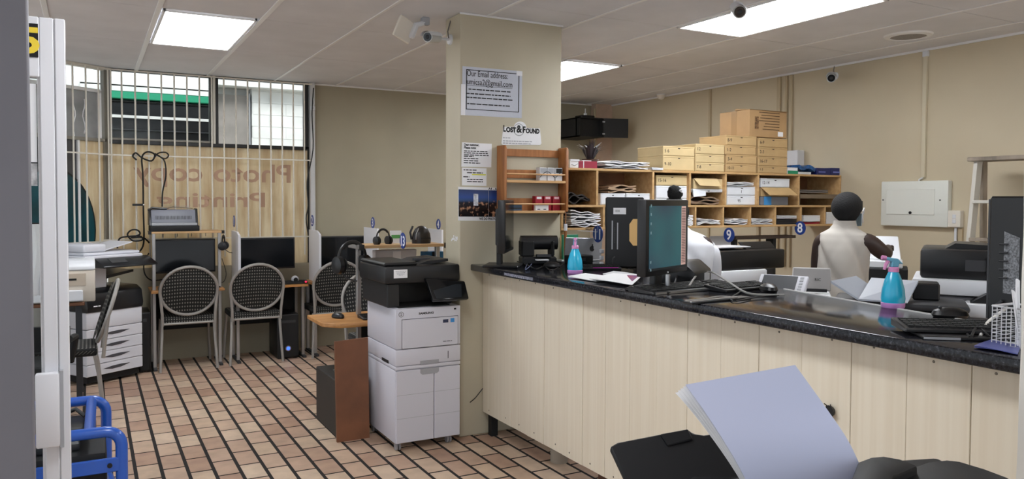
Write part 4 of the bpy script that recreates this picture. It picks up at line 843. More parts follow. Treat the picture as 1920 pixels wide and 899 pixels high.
rt_ = thing('router', 'black router with a white antenna on top of the wall cabinet', 'router', (a.x+.06, YC+.05, a.z)); MB().box(0, .18, 0, .14, 0, .03).build('case', BLACK, rt_, bev=.006); MB().box(.07, .1, .04, .07, .03, .06).build('adapter', WHITE, rt_, bev=.004); MB().cyl((.085, .055, .06), (.085, .055, .11), .006, n=8).build('antenna', WHITE, rt_)
cable('power_cable', 'black leads running down the corner beside the wall cabinet', [(5.33, YB-.115, 2.6), (5.34, YB-.115, 2.2), (5.33, YB-.115, 1.9), (5.35, YB-.115, 1.5)], .02, mat=WT)
# ================================================================== counter
CT = 1.095; XB = 2.19
ct = thing('counter', 'long counter front of cream vertical boards', 'counter', (0, 0, 0))
BD = M('cream_board', (232, 222, 202), .42, c2=(225, 213, 191), scale=2.5, stretch=(1, 22, .35)); 
xs = [905, 931, 959, 988, 1020.5, 1055.5, 1093, 1135, 1181, 1231.5, 1289, 1352, 1423, 1504, 1597, 1702, 1823]; ys = [ax(x, 640, XB).y for x in xs]; pit = (ys[0]-ys[-1])/(len(ys)-1)
ys[0] = min(ys[0], 4.405)
while ys[-1] > .62: ys.append(ys[-1]-pit)
random.seed(3)
for a, b in zip(ys[:-1], ys[1:]):
    dx = random.uniform(-.0015, .0015)
    o = MB().box(XB+dx, XB+.014+dx, b+.0008, a-.0008, .148, CT-.04).build('board', BD, ct, bev=.0015)
    for z in (.18, CT-.065): MB().lathe([(.0035, -.002), (.005, .001)], (XB+dx, (a+b)/2+random.uniform(-.03, .03), z+random.uniform(-.008, .008)), 8, 'x').build('screw', M('screw_grey', (120, 112, 100), .4, .5), o)
ymin = ys[-1]
MB().box(XB+.014, XB+.03, ymin, 4.4, .15, CT-.04).build('backing_rail', DARK, ct)
MB().box(XB+.16, XB+.175, ymin, 3.35, 0, .3).build('kickboard', M('brown_kickboard', (96, 58, 38), .6, noise=.1), ct)
for y in (4.36, 3.0, 1.7, .7): MB().box(XB+.03, XB+.075, y-.022, y+.022, 0, CT-.04).build('leg', BLACKM, ct)
for y in (4.36, 3.0, 1.7, .7): MB().box(2.46, 2.5, y-.02, y+.02, 0, CT-.04).build('rear_leg', BLACKM, ct)
wp = thing('waste_pipe', 'pale pipe fitting on the floor under the counter end', 'pipe', (XB+.16, 3.74, 0)); MB().cyl((.0, 0, .0), (0, 0, .075), .05, n=16).build('collar', M('dirty_white', (170, 158, 142), .7), wp); MB().cyl((-.01, .02, .07), (-.01, .02, 1.0), .018, n=10).build('pipe', M('dirty_white'), wp)
wk = thing('worktop', 'glossy black speckled worktop along the counter', 'worktop', (0, 0, CT))
def granite():
    m = bpy.data.materials.new('black_speckled_laminate'); m.use_nodes = True; nt = m.node_tree; N = nt.nodes; L = nt.links; b = N['Principled BSDF']; b.inputs['Roughness'].default_value = .12; b.inputs['Specular IOR Level'].default_value = .32
    tc = N.new('ShaderNodeTexCoord'); nz = N.new('ShaderNodeTexNoise'); nz.inputs['Scale'].default_value = 90; nz.inputs['Detail'].default_value = 8; nz.inputs['Roughness'].default_value = .7; L.new(tc.outputs['Object'], nz.inputs['Vector'])
    rp = N.new('ShaderNodeValToRGB'); e = rp.color_ramp.elements; e[0].position = .42; e[1].position = .75; e[0].color = rgb((20, 20, 24)); e[1].color = rgb((104, 104, 114)); q_ = e.new(.56); q_.color = rgb((40, 41, 46)); L.new(nz.outputs['Fac'], rp.inputs[0]); L.new(rp.outputs[0], b.inputs['Base Color'])
    return m
GR = granite(); poly = [(2.10, .66), (2.45, .66), (2.80, 2.53), (2.80, 4.405), (2.10, 4.405)]
MB().prism(poly, 'z', -.04, 0).build('slab', GR, wk, bev=.007, seg=3); MB().box(2.80, 3.0, 3.74, 4.405, -.04, 0).build('return_slab', GR, wk, bev=.003)
a, b = poly[1], poly[2]; MB().hexa([(a[0], a[1], -.038), (a[0]+.01, a[1], -.038), (a[0]+.01, a[1], .003), (a[0], a[1], .003)], [(b[0], b[1], -.038), (b[0]+.01, b[1], -.038), (b[0]+.01, b[1], .003), (b[0], b[1], .003)]).build('back_edging', M('white_edging', (222, 222, 222), .4), wk)
q = az(950, 512, CT); MB().box(2.0985, 2.1, 3.62, 3.95, -.03, -.014).build('edge_lettering_scraps', M('pale_scrap', (170, 172, 190), .6, noise=.9, scale=120, c2=(30, 30, 34)), wk)
# ================================================================== pigeonhole unit behind the counter
YS, DS = 4.45, .34; PLY = M('raw_pine_ply', (208, 172, 122), .55, c2=(186, 146, 96), scale=4, stretch=(1, 8, 8)); PLYB = M('ply_back_brown', (132, 88, 56), .6, noise=.15, scale=6)
Z0, Z1 = 1.312, 1.722; ZM = ay(1380, 385, YS).z
XS0, XS1 = 2.80, XR-.004
def SX(p): return ay(p, 380, YS).x
su = thing('pigeonhole_shelf', 'raw pine pigeonhole unit spanning from the pillar to the right wall', 'shelf unit', (0, YS, 0))
for z, n in ((Z0, 'bottom_board'), (ZM, 'middle_board'), (Z1, 'top_board')): MB().box(XS0, XS1, 0, DS, z-.016, z).build(n, PLY, su, bev=.002)
MB().box(XS0, XS1, DS, DS+.006, Z0, Z1).build('back_panel', PLYB, su)
UP_ = [1120, 1225, 1294, 1361, 1422, 1498]; LO_ = [1133, 1190, 1245, 1305, 1357, 1408, 1455, 1503, 1548]
for p in UP_: MB().box(SX(p)-.009, SX(p)+.009, .002, DS, ZM, Z1-.016).build('upright', PLY, su, bev=.001)
for p in LO_: MB().box(SX(p)-.008, SX(p)+.008, .002, DS, Z0, ZM-.016).build('upright', PLY, su, bev=.001)
for x in (XS0, XS1-.018): MB().box(x, x+.018, .0, DS, Z0, Z1-.016).build('end_panel', PLY, su, bev=.001)
for p in (1333, 1480): MB().box(SX(p)-.012, SX(p)+.012, DS-.03, DS, 0, Z0-.016).build('support_post', M('painted_trunking'), su)
MB().box(XS0, XS0+.04, .02, .06, 0, Z0-.016).build('support_post', PLY, su)
lines(su, INK, (SX(1098), -.0006, Z0-.012), X3, Z3, [(0, .09, 0)], 'marker_scribble', h=.006)
for n, p in (('11', 1121), ('9', 1367), ('8', 1500)):
    yd = 4.22 if n == '11' else YS-.035; z = ay(p, {'11': 439, '9': 441, '8': 428}[n], yd).z; dk = disc(n, {'11': 'blue number 11 disc hanging left of the black computer tower', '9': 'blue number 9 disc hanging under the pigeonholes', '8': 'blue number 8 disc hanging under the pigeonholes beside the woman'}[n], (ay(p, 440, yd).x, yd, z), r=.056, stem=0)
    if n == '11': MB().tube([(0, 0, .05), (0, .0, Z0-.02-z), (0, YS+.02-yd, Z0-.02-z)], .0025, 6).build('wire', PAPER, dk)
KR = M('kraft_board', (196, 164, 116), .7, noise=.07, scale=4); KR2 = M('pale_kraft_board', (208, 184, 138), .7, noise=.06, scale=4); WCB = M('white_carton_board', (226, 229, 234), .6, noise=.03)
def abox(label, x0, x1, y0, y1, Y=YS+.01, d=.3, mat=KR, mark='', zbase=None, group=None, lid=True, name='archive_box', cat='box', dx=0):
    a = ay(x0, y1, Y); b = ay(x1, y1, Y); z0 = a.z if zbase is None else zbase; z1 = ay((x0+x1)/2, y0, Y).z
    t = thing(name, label, cat, (a.x+dx, Y, z0), 0, group); w, h = b.x-a.x, z1-z0
    MB().box(0, w, .002, d, 0, h-.002).build('body', mat, t, bev=.002)
    if lid:
        MB().box(-.001, w+.001, 0, d+.002, h-.012, h).build('lid', mat, t, bev=.002); MB().box(.004, w-.004, -.0005, .003, .004, h-.014).build('front_flap', mat, t, bev=.0015)
        MB().prism([(w*.46, h-.012), (w*.54, h-.012), (w*.52, h-.018), (w*.48, h-.018)], 'y', -.001, .001).build('tab_slot', INK, t)
    if mark: text('marker_number', mark, min(.035, h*.5), INK, t, (.012, -.0012, h*.35), X3, Z3)
    return t, w, h
GA = 'kraft archive boxes piled on the pigeonhole unit'
ZT = Z1+.001
def pile(desc, x0, x1, ytops, marks, mats=None, names=('lowest', 'second lowest', 'third lowest', 'topmost'), Y=YS+.01, d=.3, dxs=(0, 0, 0, 0)):
    z = ZT; n = len(ytops)
    for k, yt in enumerate(ytops):
        z1 = ay((x0+x1)/2, yt, Y).z; nm = 'topmost' if k == n-1 else names[k]
        abox('%s kraft archive box %s' % (nm, desc), x0, x1, yt, 320, Y, d, (mats or [KR]*4)[k], marks[k], z, GA, dx=dxs[k]); z = z1+.001
    return z
pile('in the two-box pile at the left end', 1243, 1302, [293.5, 275], ['9-10', '5 6'], [KR2, KR2], Y=YS+.02)
z2 = pile('in the pile left of the big carton', 1304, 1358, [306, 290, 271], ['7-8', '', '12'], [KR2, KR2, KR2])
z3 = pile('in the pile under the left side of the big carton', 1361, 1418, [308, 291, 273.5, 255], ['10-11', '3-4', '1-2', '8-9'], dxs=(0, .004, -.006, 0))
z4 = pile('in the pile nearest the right wall', 1422, 1476, [312, 295, 277, 260], ['1-3', '16-17', '2-3', '6-9'])
# big shipping carton on top
zc = max(z3, z4)+.001; c = ay(1405, 257, YS+.03); t = thing('shipping_carton', 'big open brown shipping carton on top of the archive boxes', 'carton', (c.x, YS+.03, zc)); w = ay(1475, 230, YS+.03).x-c.x; h = ay(1405, 205, YS+.03).z-zc; d = .33
MB().box(0, w, 0, d, 0, h).build('body', M('brown_carton', (184, 148, 104), .7, noise=.06, scale=4), t, bev=.003); MB().box(-.001, 0, d*.42, d*.6, 0, h).build('tape', M('tape_brown', (168, 132, 86), .35), t)
MB().hexa([(0, .0, h), (w, .0, h), (w, -.02, h+.0), (0, .0, h+.002)], [(0, d*.5, h+.004), (w, d*.5, h+.004), (w, d*.45, h+.018), (0, d*.45, h+.018)]).build('top_flap', M('brown_carton'), t)
mb = MB(); 
for k in range(7): mb.box(w*.25+k%3*.012+.04*(k < 3), w*.8, -.001, 0, .06+k*.022, .066+k*.022)
mb.build('printed_lines', M('brown_ink', (92, 66, 44), .7), t); MB().box(w*.14, w*.24, -.001, 0, .06, .16).build('printed_symbols', M('carton_stamp', (120, 90, 60), .7, noise=.6, scale=60), t); MB().box(w*.76, w*.9, -.0015, 0, .012, .05).build('label', PAPER, t)
# other things on top
t, w, h = abox('white tub of papers at the pillar end on top of the unit', 1069, 1085, 299, 317, YS+.03, .2, PAPER, '', ZT, lid=False, name='paper_tub', cat='tub'); MB().box(.0, w+.004, -.004, .0, h*.78, h).build('rim', WHITE, t)
MB().tube([(.01, .0, h*.4), (w*.5, -.002, h*.25), (w*.9, -.001, h*.5)], .003, 5).build('crumpled_edge', GREYP, t)
t, w, h = abox('dark red gift box with white ribbon on top of the unit', 1086, 1120, 302, 316, YS+.03, .16, M('wine_red_card', (150, 40, 62), .5), '', ZT, lid=False, name='gift_box', cat='box'); MB().box(w*.22, w*.26, -.001, .0, 0, h).build('ribbon', PAPER, t); MB().box(w*.3, w*.8, .03, .1, h, h+.006).build('folded_slip', PAPER, t)
q = ay(1108, 300, YS+.24); pt = thing('spiky_plant', 'dark spiky potted plant behind the red gift box', 'plant', (q.x, YS+.25, ZT)); random.seed(5); DP = M('dark_plum_leaf', (44, 34, 38), .6)
MB().lathe([(.05, 0), (.06, .07), (.063, .075), (.055, .075)], (0, 0, 0), 20).build('pot', M('brown_pot', (80, 56, 44), .6), pt)
for k in range(34):
    a = random.uniform(0, 2*PI); l = random.uniform(.11, .17); s = random.uniform(.25, 1); cx_, cy_ = math.cos(a), math.sin(a); b0 = Vector((cx_*.02, cy_*.02, .07)); m1 = b0+Vector((cx_*s*l*.4, cy_*s*l*.4, l*.6)); tp = b0+Vector((cx_*s*l*.95, cy_*s*l*.95, l*(1-.35*s))); n_ = Vector((-cy_, cx_, 0))*.007
    MB().add([b0-n_, b0+n_, m1+n_*1.1, m1-n_*1.1, tp, b0-n_+Vector((0, 0, .002)), b0+n_+Vector((0, 0, .002))], [(0, 1, 2, 3), (3, 2, 4)]).build('leaf', DP, pt)
def papers(label, x0, x1, zb, n, Y, d, dz=.003, crumple=.01, mat=PAPER, seed=1, name='paper_pile', cat='papers', fan=.05):
    random.seed(seed); t = thing(name, label, cat, (x0, Y, zb)); w = x1-x0; z = 0
    for k in range(n):
        a = random.uniform(0, 6); sh = random.uniform(-1, 1)*fan*w; am = crumple*random.uniform(.2, 1)
        def fn(u, v, a=a, sh=sh, am=am, z=z): return (max(.0, min(w, w*.03+u*w*.94+sh*(v-.3))), d*v, z+am*(1+math.sin(u*5+a+v*2))*.5+.4*am*(1+math.sin(u*11+a*2)))
        MB().grid(fn, 12, 4, th=-dz*.8).build('sheet', mat, t, ang=60); z += dz+am*.25
    return t
papers('sheaf of long white drawings lying on top of the unit', SX(1132), SX(1218), ZT, 7, YS-.005, .3, .004, .02, PAPER, 2, fan=.1)
papers('flat white card sheets under the left archive boxes end', SX(1220), SX(1242), ZT, 4, YS-.01, .28, .004, .002, WCB, 3)
t, w, h = abox('green and white carton on top of the unit beside the meter box', 1477, 1496, 314, 328, YS+.02, .1, PAPER, '', ZT, lid=False, name='medicine_carton', cat='carton'); MB().box(0, w, -.001, 0, 0, h*.5).build('green_band', M('med_green', (20, 136, 96), .5), t)
BP = M('glossy_blue_wrap', (40, 92, 150), .25, noise=.3, scale=30); NV = M('navy_card', (26, 34, 96), .4)
t = thing('blue_packet', 'glossy light blue wrapped packet on top of the unit', 'packet', (SX(1500), YS+.02, ZT)); MB().grid(lambda u, v: (u*.19, v*.2, .05-.012*math.sin(u*7)+.0*v-.02*u), 10, 4, th=-.03).build('wrap', BP, t, ang=60); MB().box(.0, .17, .02, .18, 0, .02).build('contents', WCB, t)
for k, (a, b, l) in enumerate(((1532, 1558, 'navy blue carton beside the light blue packet'), (1559, 1587, 'navy blue carton at the right wall end of the unit'))):
    t, w, h = abox(l+' on top of it' if 0 else l, a, b, 315, 329, YS+.02, .2, NV, '', ZT, lid=False, name='navy_carton', cat='carton', group='navy cartons'); MB().box(w*.1, w*.6, -.001, 0, h*.3, h*.5).build('label', M('navy_label', (110, 120, 190), .5), t)
# compartment contents: upper row
zu = ZM+.001; zl = Z0+.001
def inbox(*a, **k): k.setdefault('zbase', zu); k.setdefault('Y', YS+.03); k.setdefault('d', .27); return abox(*a, **k)
papers('dark bag and leads in the leftmost upper pigeonhole', SX(1072), SX(1116), zu, 3, YS+.06, .24, .01, .03, M('dark_bag', (40, 34, 32), .6), 5, 'soft_bag', 'bag')
inbox('left white carton under the folded brown bag', 1126, 1172, 363, 384, mat=WCB, group='white cartons under the brown bag'); inbox('right white carton under the folded brown bag', 1174, 1221, 363, 384, mat=WCB, group='white cartons under the brown bag')
papers('folded brown fabric bag on the two white cartons', SX(1145), SX(1200), ay(1170, 363, YS+.03).z+.003, 4, YS+.04, .2, .008, .016, M('folded_brown_cloth', (178, 150, 122), .8), 6, 'folded_bag', 'bag', .06)
z = zu
for k, (yt, m_, l) in enumerate(((373, WCB, 'lower white carton behind the hair bun'), (349, WCB, 'upper white carton behind the hair bun'), (329, KR2, 'pale kraft carton on the white ones above the hair bun'))):
    inbox(l, 1230, 1289, yt, 384, mat=m_, zbase=z, mark='15-16' if k == 2 else ''); z = ay(1260, yt, YS+.03).z+.002
papers('crumpled brown wrapping in the pigeonhole under the torn white tray', SX(1299), SX(1357), zu, 3, YS+.04, .25, .012, .03, M('brown_wrap', (132, 112, 94), .75), 8, 'wrapping_paper', 'paper', .02)
z = ay(1330, 361, YS+.03).z; t, w, h = inbox('torn white carton tray below the half-open kraft carton', 1299, 1357, 355, 384, mat=WCB, zbase=z, name='carton_tray'); MB().hexa([(0, -.0, h), (.1, -.03, h-.02), (.1, -.03, h-.05), (0, -.01, h-.06)], [(0, .01, h), (.1, -.02, h-.02), (.1, -.02, h-.05), (0, .0, h-.06)]).build('torn_flap', WCB, t)
z = ay(1330, 355, YS+.03).z+.002; t, w, h = inbox('half-open pale kraft carton above the torn white tray', 1300, 1355, 335, 384, mat=KR2, zbase=z, lid=False); MB().hexa([(0, -.0, h), (w*.8, 0, h), (w*.85, -.03, h*.25), (w*.12, -.03, h*.3)], [(0, .006, h), (w*.8, .006, h), (w*.85, -.024, h*.25), (w*.12, -.024, h*.3)]).build('lid_flap', KR2, t)
z = zu; t, w, h = inbox('white carton numbered 95 in the pigeonhole', 1363, 1417, 367, 384, mat=WCB, mark='', name='white_carton', cat='carton'); text('marker_number', '95', .032, INK, t, (w*.36, -.0015, h*.3), X3, Z3)
z = ay(1390, 367, YS+.03).z+.002; t, w, h = inbox('white carton marked with a 1 above carton 95', 1363, 1418, 350, 384, mat=WCB, zbase=z, name='white_carton', cat='carton'); text('marker_number', '1', .035, INK, t, (w*.45, -.0015, h*.25), X3, Z3)
papers('crumpled white papers on top of the carton marked 1', SX(1364), SX(1417), ay(1390, 350, YS+.03).z+.002, 4, YS+.02, .25, .004, .016, PAPER, 9)
t, w, h = inbox('grey glossy pack at the bottom of the pigeonhole beside carton 95', 1426, 1478, 369, 384, mat=M('grey_pack', (120, 122, 130), .4), lid=False, name='grey_pack', cat='packet'); MB().box(w*.12, w*.38, -.001, 0, .0, h).build('blue_panel', M('sky_print'), t)
z = ay(1450, 369, YS+.03).z+.002; t, w, h = inbox('kraft carton with drooping lid below carton 12-14', 1427, 1480, 352, 384, mat=KR, zbase=z, lid=False); MB().hexa([(-.005, 0, h), (w+.0, 0, h), (w+.03, -.06, .01), (.03, -.06, .01)], [(-.005, .005, h), (w, .005, h), (w+.03, -.055, .01), (.03, -.055, .01)]).build('lid_flap', KR, t)
z = ay(1450, 352, YS+.03).z+.002; inbox('white carton marked 12-14 in the pigeonhole', 1426, 1480, 335, 384, mat=WCB, mark='12-14', zbase=z, name='white_carton', cat='carton')
t = thing('paper_tray', 'brown plastic paper tray in the rightmost upper pigeonhole', 'tray', (SX(1503), YS+.02, zu)); w = SX(1582)-SX(1503); TP = M('brown_smoke_plastic', (120, 104, 86), .3)
MB().box(0, w, 0, .3, .055, .06).box(0, w, .0, .004, .06, .09).box(0, .005, 0, .3, 0, .1).box(w-.005, w, 0, .3, 0, .1).build('tray', TP, t); papers('white papers lying in the brown plastic tray', SX(1510), SX(1570), zu+.062, 3, YS+.03, .24, .008, .004, PAPER, 10); papers('grey folders above the papers in the brown tray', SX(1508), SX(1565), zu+.1, 2, YS+.06, .22, .014, .003, M('grey_folder', (112, 104, 98), .7), 11, 'folder', 'folder')
# lower row
papers('thick pile of folded white drawings left of the computer tower', SX(1069), SX(1128), zl, 10, YS+.0, .3, .006, .022, PAPER, 12, fan=.04)
papers('rolled white papers right of the black-framed screen', SX(1288), SX(1302), zl, 9, YS+.01, .28, .008, .006, PAPER, 13)
for k, (a, b, l, n) in enumerate(((1309, 1354, 'loose white papers in the first open lower pigeonhole', 5), (1360, 1405, 'curled white papers in the pigeonhole above disc 9', 6), (1411, 1452, 'bundled white papers right of the pigeonhole above disc 9', 7))):
    papers(l, SX(a), SX(b), zl, n, YS+.01, .28, .004, .016, PAPER, 20+k)
papers('black folder stack topped with grey papers in a lower pigeonhole', SX(1460), SX(1499), zl, 4, YS+.02, .26, .01, .001, M('black_folder', (36, 34, 36), .6), 31, 'folder_stack', 'folders'); papers('grey papers on the black folders', SX(1460), SX(1499), zl+.047, 3, YS+.02, .26, .008, .001, PCARD, 32)
papers('red folder under white paper stack in a lower pigeonhole', SX(1508), SX(1542), zl, 2, YS+.02, .26, .008, .001, RED, 33, 'red_folder', 'folder'); papers('neat white paper stack on the red folder', SX(1508), SX(1541), zl+.02, 10, YS+.01, .26, .005, .0008, PAPER, 34)
papers('tall white paper stack in the last lower pigeonhole beside the woman', SX(1551), SX(1582), zl, 16, YS+.01, .26, .006, .0008, PAPER, 35)
# ================================================================== things on the worktop
def on(x, y, z=CT): p = az(x, y, z); return Vector((p.x, p.y, z))
def screen_mat():
    m = bpy.data.materials.new('lit_desktop_screen'); m.use_nodes = True; nt = m.node_tree; N = nt.nodes; L = nt.links; b = N['Principled BSDF']; b.inputs['Roughness'].default_value = .2; b.inputs['Base Color'].default_value = (.01, .01, .012, 1)
    tc = N.new('ShaderNodeTexCoord'); nz = N.new('ShaderNodeTexNoise'); nz.inputs['Scale'].default_value = 3.5; nz.inputs['Detail'].default_value = 1; L.new(tc.outputs['Object'], nz.inputs['Vector'])
    rp = N.new('ShaderNodeValToRGB'); e = rp.color_ramp.elements; e[0].color = rgb((30, 62, 86)); e[1].color = rgb((32, 112, 118)); e[0].position = .3; e[1].position = .65; L.new(nz.outputs['Fac'], rp.inputs[0]); L.new(rp.outputs[0], b.inputs['Emission Color']); b.inputs['Emission Strength'].default_value = .26
    return m
def monitor2(label, loc, rz, w, z0, z1, sc=SCREEN, th=.045, bz=.018, tilt=0):
    t = thing('monitor', label, 'monitor', loc, rz)
    hs = MB().box(-w/2, w/2, 0, th, z0, z1).build('housing', BLACK, t, bev=.006, seg=2); MB().box(-w/2+bz, w/2-bz, -.0015, .001, z0+bz*1.2, z1-bz).build('screen', sc, t)
    MB().box(-w*.3, w*.3, th, th+.025, z0+.04, z1-.05).build('rear_bulge', BLACK, t, bev=.01); MB().box(-.035, .035, th, th+.03, .01, z0+.12).build('neck', BLACK, t, bev=.004); MB().box(-.13, .13, -.07, .15, 0, .014).build('foot', BLACK, t, bev=.006); return t
# screen seen edge-on at the pillar end
p = on(955, 500); t = monitor2('black monitor seen edge-on at the pillar end of the worktop', p, math.radians(54), .40, .09, .405)
# main screen
A_, B_ = Vector((2.09, 2.64)), Vector((2.468, 2.803)); c = (A_+B_)/2; rz = math.atan2(B_.y-A_.y, B_.x-A_.x)
zt_, zb_ = 1.505-CT, 1.17-CT; t = monitor2('black monitor with a lit teal desktop facing the shop', (c.x, c.y, CT), rz, (B_-A_).length, zb_, zt_, screen_mat(), bz=.028); w = (B_-A_).length
mb = MB()
for k in range(34): mb.box(w/2-.072, w/2-.034, -.0022, -.0018, zb_+.045+k*.0075, zb_+.0485+k*.0075)
mb.build('sidebar_lines', M('sidebar_dark', (90, 66, 62), .5, emit=.17), t); MB().box(w/2-.076, w/2-.03, -.0019, -.0014, zb_+.03, zt_-.03).build('sidebar', M('sidebar_pink', (196, 160, 150), .5, emit=.23), t)
for k, f_ in enumerate((.93, .82, .70, .58, .2, .1)): MB().box(-w/2+.037, -w/2+.047, -.0022, -.0016, zb_+.02+(zt_-zb_)*f_-.03, zb_+.02+(zt_-zb_)*f_-.018).build('desktop_icon', M('icon_white', (130, 160, 168), .5, emit=.06), t)
MB().box(-w/2+.02, w/2-.02, -.0021, -.0016, zb_+.024, zb_+.034).build('taskbar', M('taskbar_dark', (20, 30, 36), .4, emit=.08), t); MB().box(-.004, .004, -.003, 0, zb_+.006, zb_+.012).build('power_light', WHITE, t); MB().cyl((.0, .0, .014), (0, .0, .075), .012).build('stand_post', CHROME, t)
# tower behind it
q = on(1135, 503); TWR = -math.radians(35); tw = thing('computer_tower', 'black computer tower with barcode label behind the lit monitor', 'computer', q, TWR); h = .425
MB().box(0, .225, 0, .36, .006, h).build('case', BLACK, tw, bev=.006)
_c, _s = math.cos(-TWR), math.sin(-TWR)
def tf(px, py):          # pixel on the tower's front plane -> local x, z
    d = ray(px, py); n = Vector((math.sin(TWR), -math.cos(TWR), 0)); k = (Vector(q)-CAM).dot(n)/d.dot(n); v = CAM+d*k-Vector(q); return v.x*math.cos(TWR)+v.y*math.sin(TWR), v.z
x, z = tf(1150, 402); MB().box(x, x+.075, -.002, 0, z, z+.038).build('barcode_label', PAPER, tw); text('label_print', '|||||||', .016, INK, tw, (x+.01, -.0024, z+.016), X3, Z3)
for px_, ya, yb in ((1147, 414, 468), (1157, 418, 468)): a = tf(px_, ya); b = tf(px_, yb); MB().box(a[0], a[0]+.007, -.003, 0, b[1], a[1]).build('vent_strip', GREYP, tw)
mb = MB()
for k in range(9): a = tf(1151.5, 428+k*3.4); mb.box(a[0], a[0]+.006, -.003, 0, a[1]-.004, a[1]+.004)
mb.build('vent_holes', DARK, tw)['kind'] = 'stuff'; a = tf(1148, 500); MB().tube([(a[0], -.004, .02), (a[0]+.002, -.012, .06), (a[0]+.014, -.004, .07)], .004, 6).build('catch', DARK, tw)
for x_ in (.03, .195): MB().box(x_-.015, x_+.015, .02, .34, 0, .006).build('foot', BLACKM, tw)
cdp = [tf(x, y) for x, y in ((1187, 411), (1206, 411), (1206, 461), (1187, 461), (1180, 452), (1180, 421))]; t = tag(MB().prism(cdp, 'y', -.006, -.003).build('cut_card', M('amber_card', (232, 190, 124), .6)), 'amber cut-corner card stuck on the black tower', 'card'); t.location = q; t.rotation_euler = (0, 0, TWR)
# spray bottles
AQ = M('aqua_plastic', (40, 186, 226), .25, coat=.4); PK = M('pink_plastic', (226, 150, 200), .35); LV = M('lilac_plastic', (206, 150, 216), .35); TL = M('dusty_blue_plastic', (110, 176, 204), .35)
def spray(label, loc, rz, s=1):
    t = thing('spray_bottle', label, 'spray bottle', loc, rz, 'aqua spray bottles')
    MB().lathe([(.04*s, 0), (.0425*s, .004*s), (.0425*s, .018*s), (.041*s, .02*s)], (0, 0, 0), 28).build('base_band', LV, t)
    MB().lathe([(.041*s, .02*s), (.043*s, .035*s), (.040*s, .07*s), (.031*s, .105*s), (.021*s, .13*s), (.018*s, .137*s)], (0, 0, 0), 28).build('bottle', AQ, t, ang=60)
    MB().lathe([(.0195*s, .137*s), (.0195*s, .152*s), (.016*s, .156*s)], (0, 0, 0), 20).build('collar', PK, t)
    MB().prism([(-.014*s, .155*s), (.014*s, .155*s), (.018*s, .17*s), (.034*s, .166*s), (.012*s, .188*s), (-.03*s, .194*s), (-.032*s, .184*s), (-.01*s, .176*s)], 'y', -.011*s, .011*s).build('head', TL, t, bev=.003)
    MB().cyl((-.03*s, 0, .19*s), (-.046*s, 0, .192*s), .0085*s, n=12).build('nozzle', PK, t); MB().tube([(-.02*s, 0, .182*s), (-.03*s, 0, .165*s), (-.036*s, 0, .145*s)], [.007*s, .007*s, .005*s], 8).build('trigger', PK, t); return t
spray('aqua spray bottle beside the papers at the far end of the worktop', on(1078, 513), math.radians(58)); spray('aqua spray bottle standing alone on the near part of the worktop', on(1674, 577), math.radians(-28))
# receipt printer, clutter
q = on(1012, 497); t = thing('receipt_printer', 'black rounded receipt printer at the far end of the worktop', 'printer', q, math.radians(-20)); MB().box(-.11, .11, 0, .16, 0, .05).build('base', BLACK, t, bev=.01); MB().box(-.11, -.03, .02, .16, .05, .15).box(.08, .1, .02, .16, .05, .15).build('cheek', BLACKM, t, bev=.008)
MB().cyl((-.11, .08, .135), (.125, .08, .135), .045, n=24).build('roll_cover', BLACK, t); MB().box(-.02, .07, -.02, .03, .05, .065).build('paper_mouth', DARK, t); MB().box(-.03, .05, -.05, .0, .03, .036).build('receipt_slip', PAPER, t)
mouse('black mouse beside the receipt printer', on(1035, 503)+Vector((0, 0, .002)), .6)
pts = lambda L, z=.006: [on(x, y)+Vector((0, 0, z)) for x, y in L]
cable('data_cable', 'black leads curling across the worktop under the receipt printer', pts([(970, 492), (990, 500), (1005, 507), (1020, 502), (1034, 510), (1048, 503), (1058, 496)]), .004)
cable('data_cable', 'blue grey lead looping beside the edge-on monitor', pts([(985, 506), (990, 495), (1000, 492), (992, 503), (985, 508)]), .003, mat=M('blue_grey_lead', (90, 100, 130), .5))
pl = thing('usb_plug', 'silver usb plug lying among the leads', 'plug', on(1034, 508)); MB().box(-.012, .012, -.006, .006, 0, .008).build('shell', CHROME, pl); MB().box(.012, .03, -.007, .007, 0, .009).build('grip', BLACK, pl)
q = on(1115, 505); t = keyboard('black keyboard with magenta backlight behind the far spray bottle', q, math.radians(-24), .3, .11); MB().box(-.02, .13, -.0565, -.053, .011, .014).build('backlight', M('magenta_glow', (170, 40, 150), .5, emit=.12), t)
# laptop lid with fruit emblem
Y = 4.28; a = ay(1058, 470, Y); b = ay(1127, 470, Y); t = thing('laptop', 'silver laptop lid with a bitten-fruit emblem under disc 11', 'laptop', (a.x, Y, CT)); w = b.x-a.x; hz_ = ay(1090, 445, Y).z-CT
AL = M('silver_lid', (176, 178, 182), .35, .4); MB().hexa([(0, 0, .012), (w, 0, .012), (w, -.02, hz_-.01), (.0, -.02, hz_)], [(0, .008, .012), (w, .008, .012), (w, -.012, hz_-.01), (0, -.012, hz_)]).build('lid', AL, t, bev=.003); MB().box(-.02, w+.02, .0, .1, 0, .012).build('base', AL, t, bev=.003)
ex, ez = w*.72, hz_*.52; MB().lathe([(.017, 0), (.017, .002)], (ex, -.014, ez), 20, 'y', 1, 1.1).build('emblem', INK, t); MB().lathe([(.008, -.001), (.008, .002)], (ex+.018, -.014, ez+.004), 14, 'y').build('emblem_bite', AL, t); MB().box(ex-.001, ex+.006, -.016, -.014, ez+.018, ez+.03).build('emblem_leaf', INK, t)
t = thing('black_box_file', 'black box file in front of the silver laptop', 'box', (a.x-.02, Y-.13, CT)); MB().box(0, w*.55, 0, .1, 0, .05).build('case', BLACKM, t, bev=.004); MB().box(.05, .1, -.001, 0, .015, .035).build('label', DARK, t)
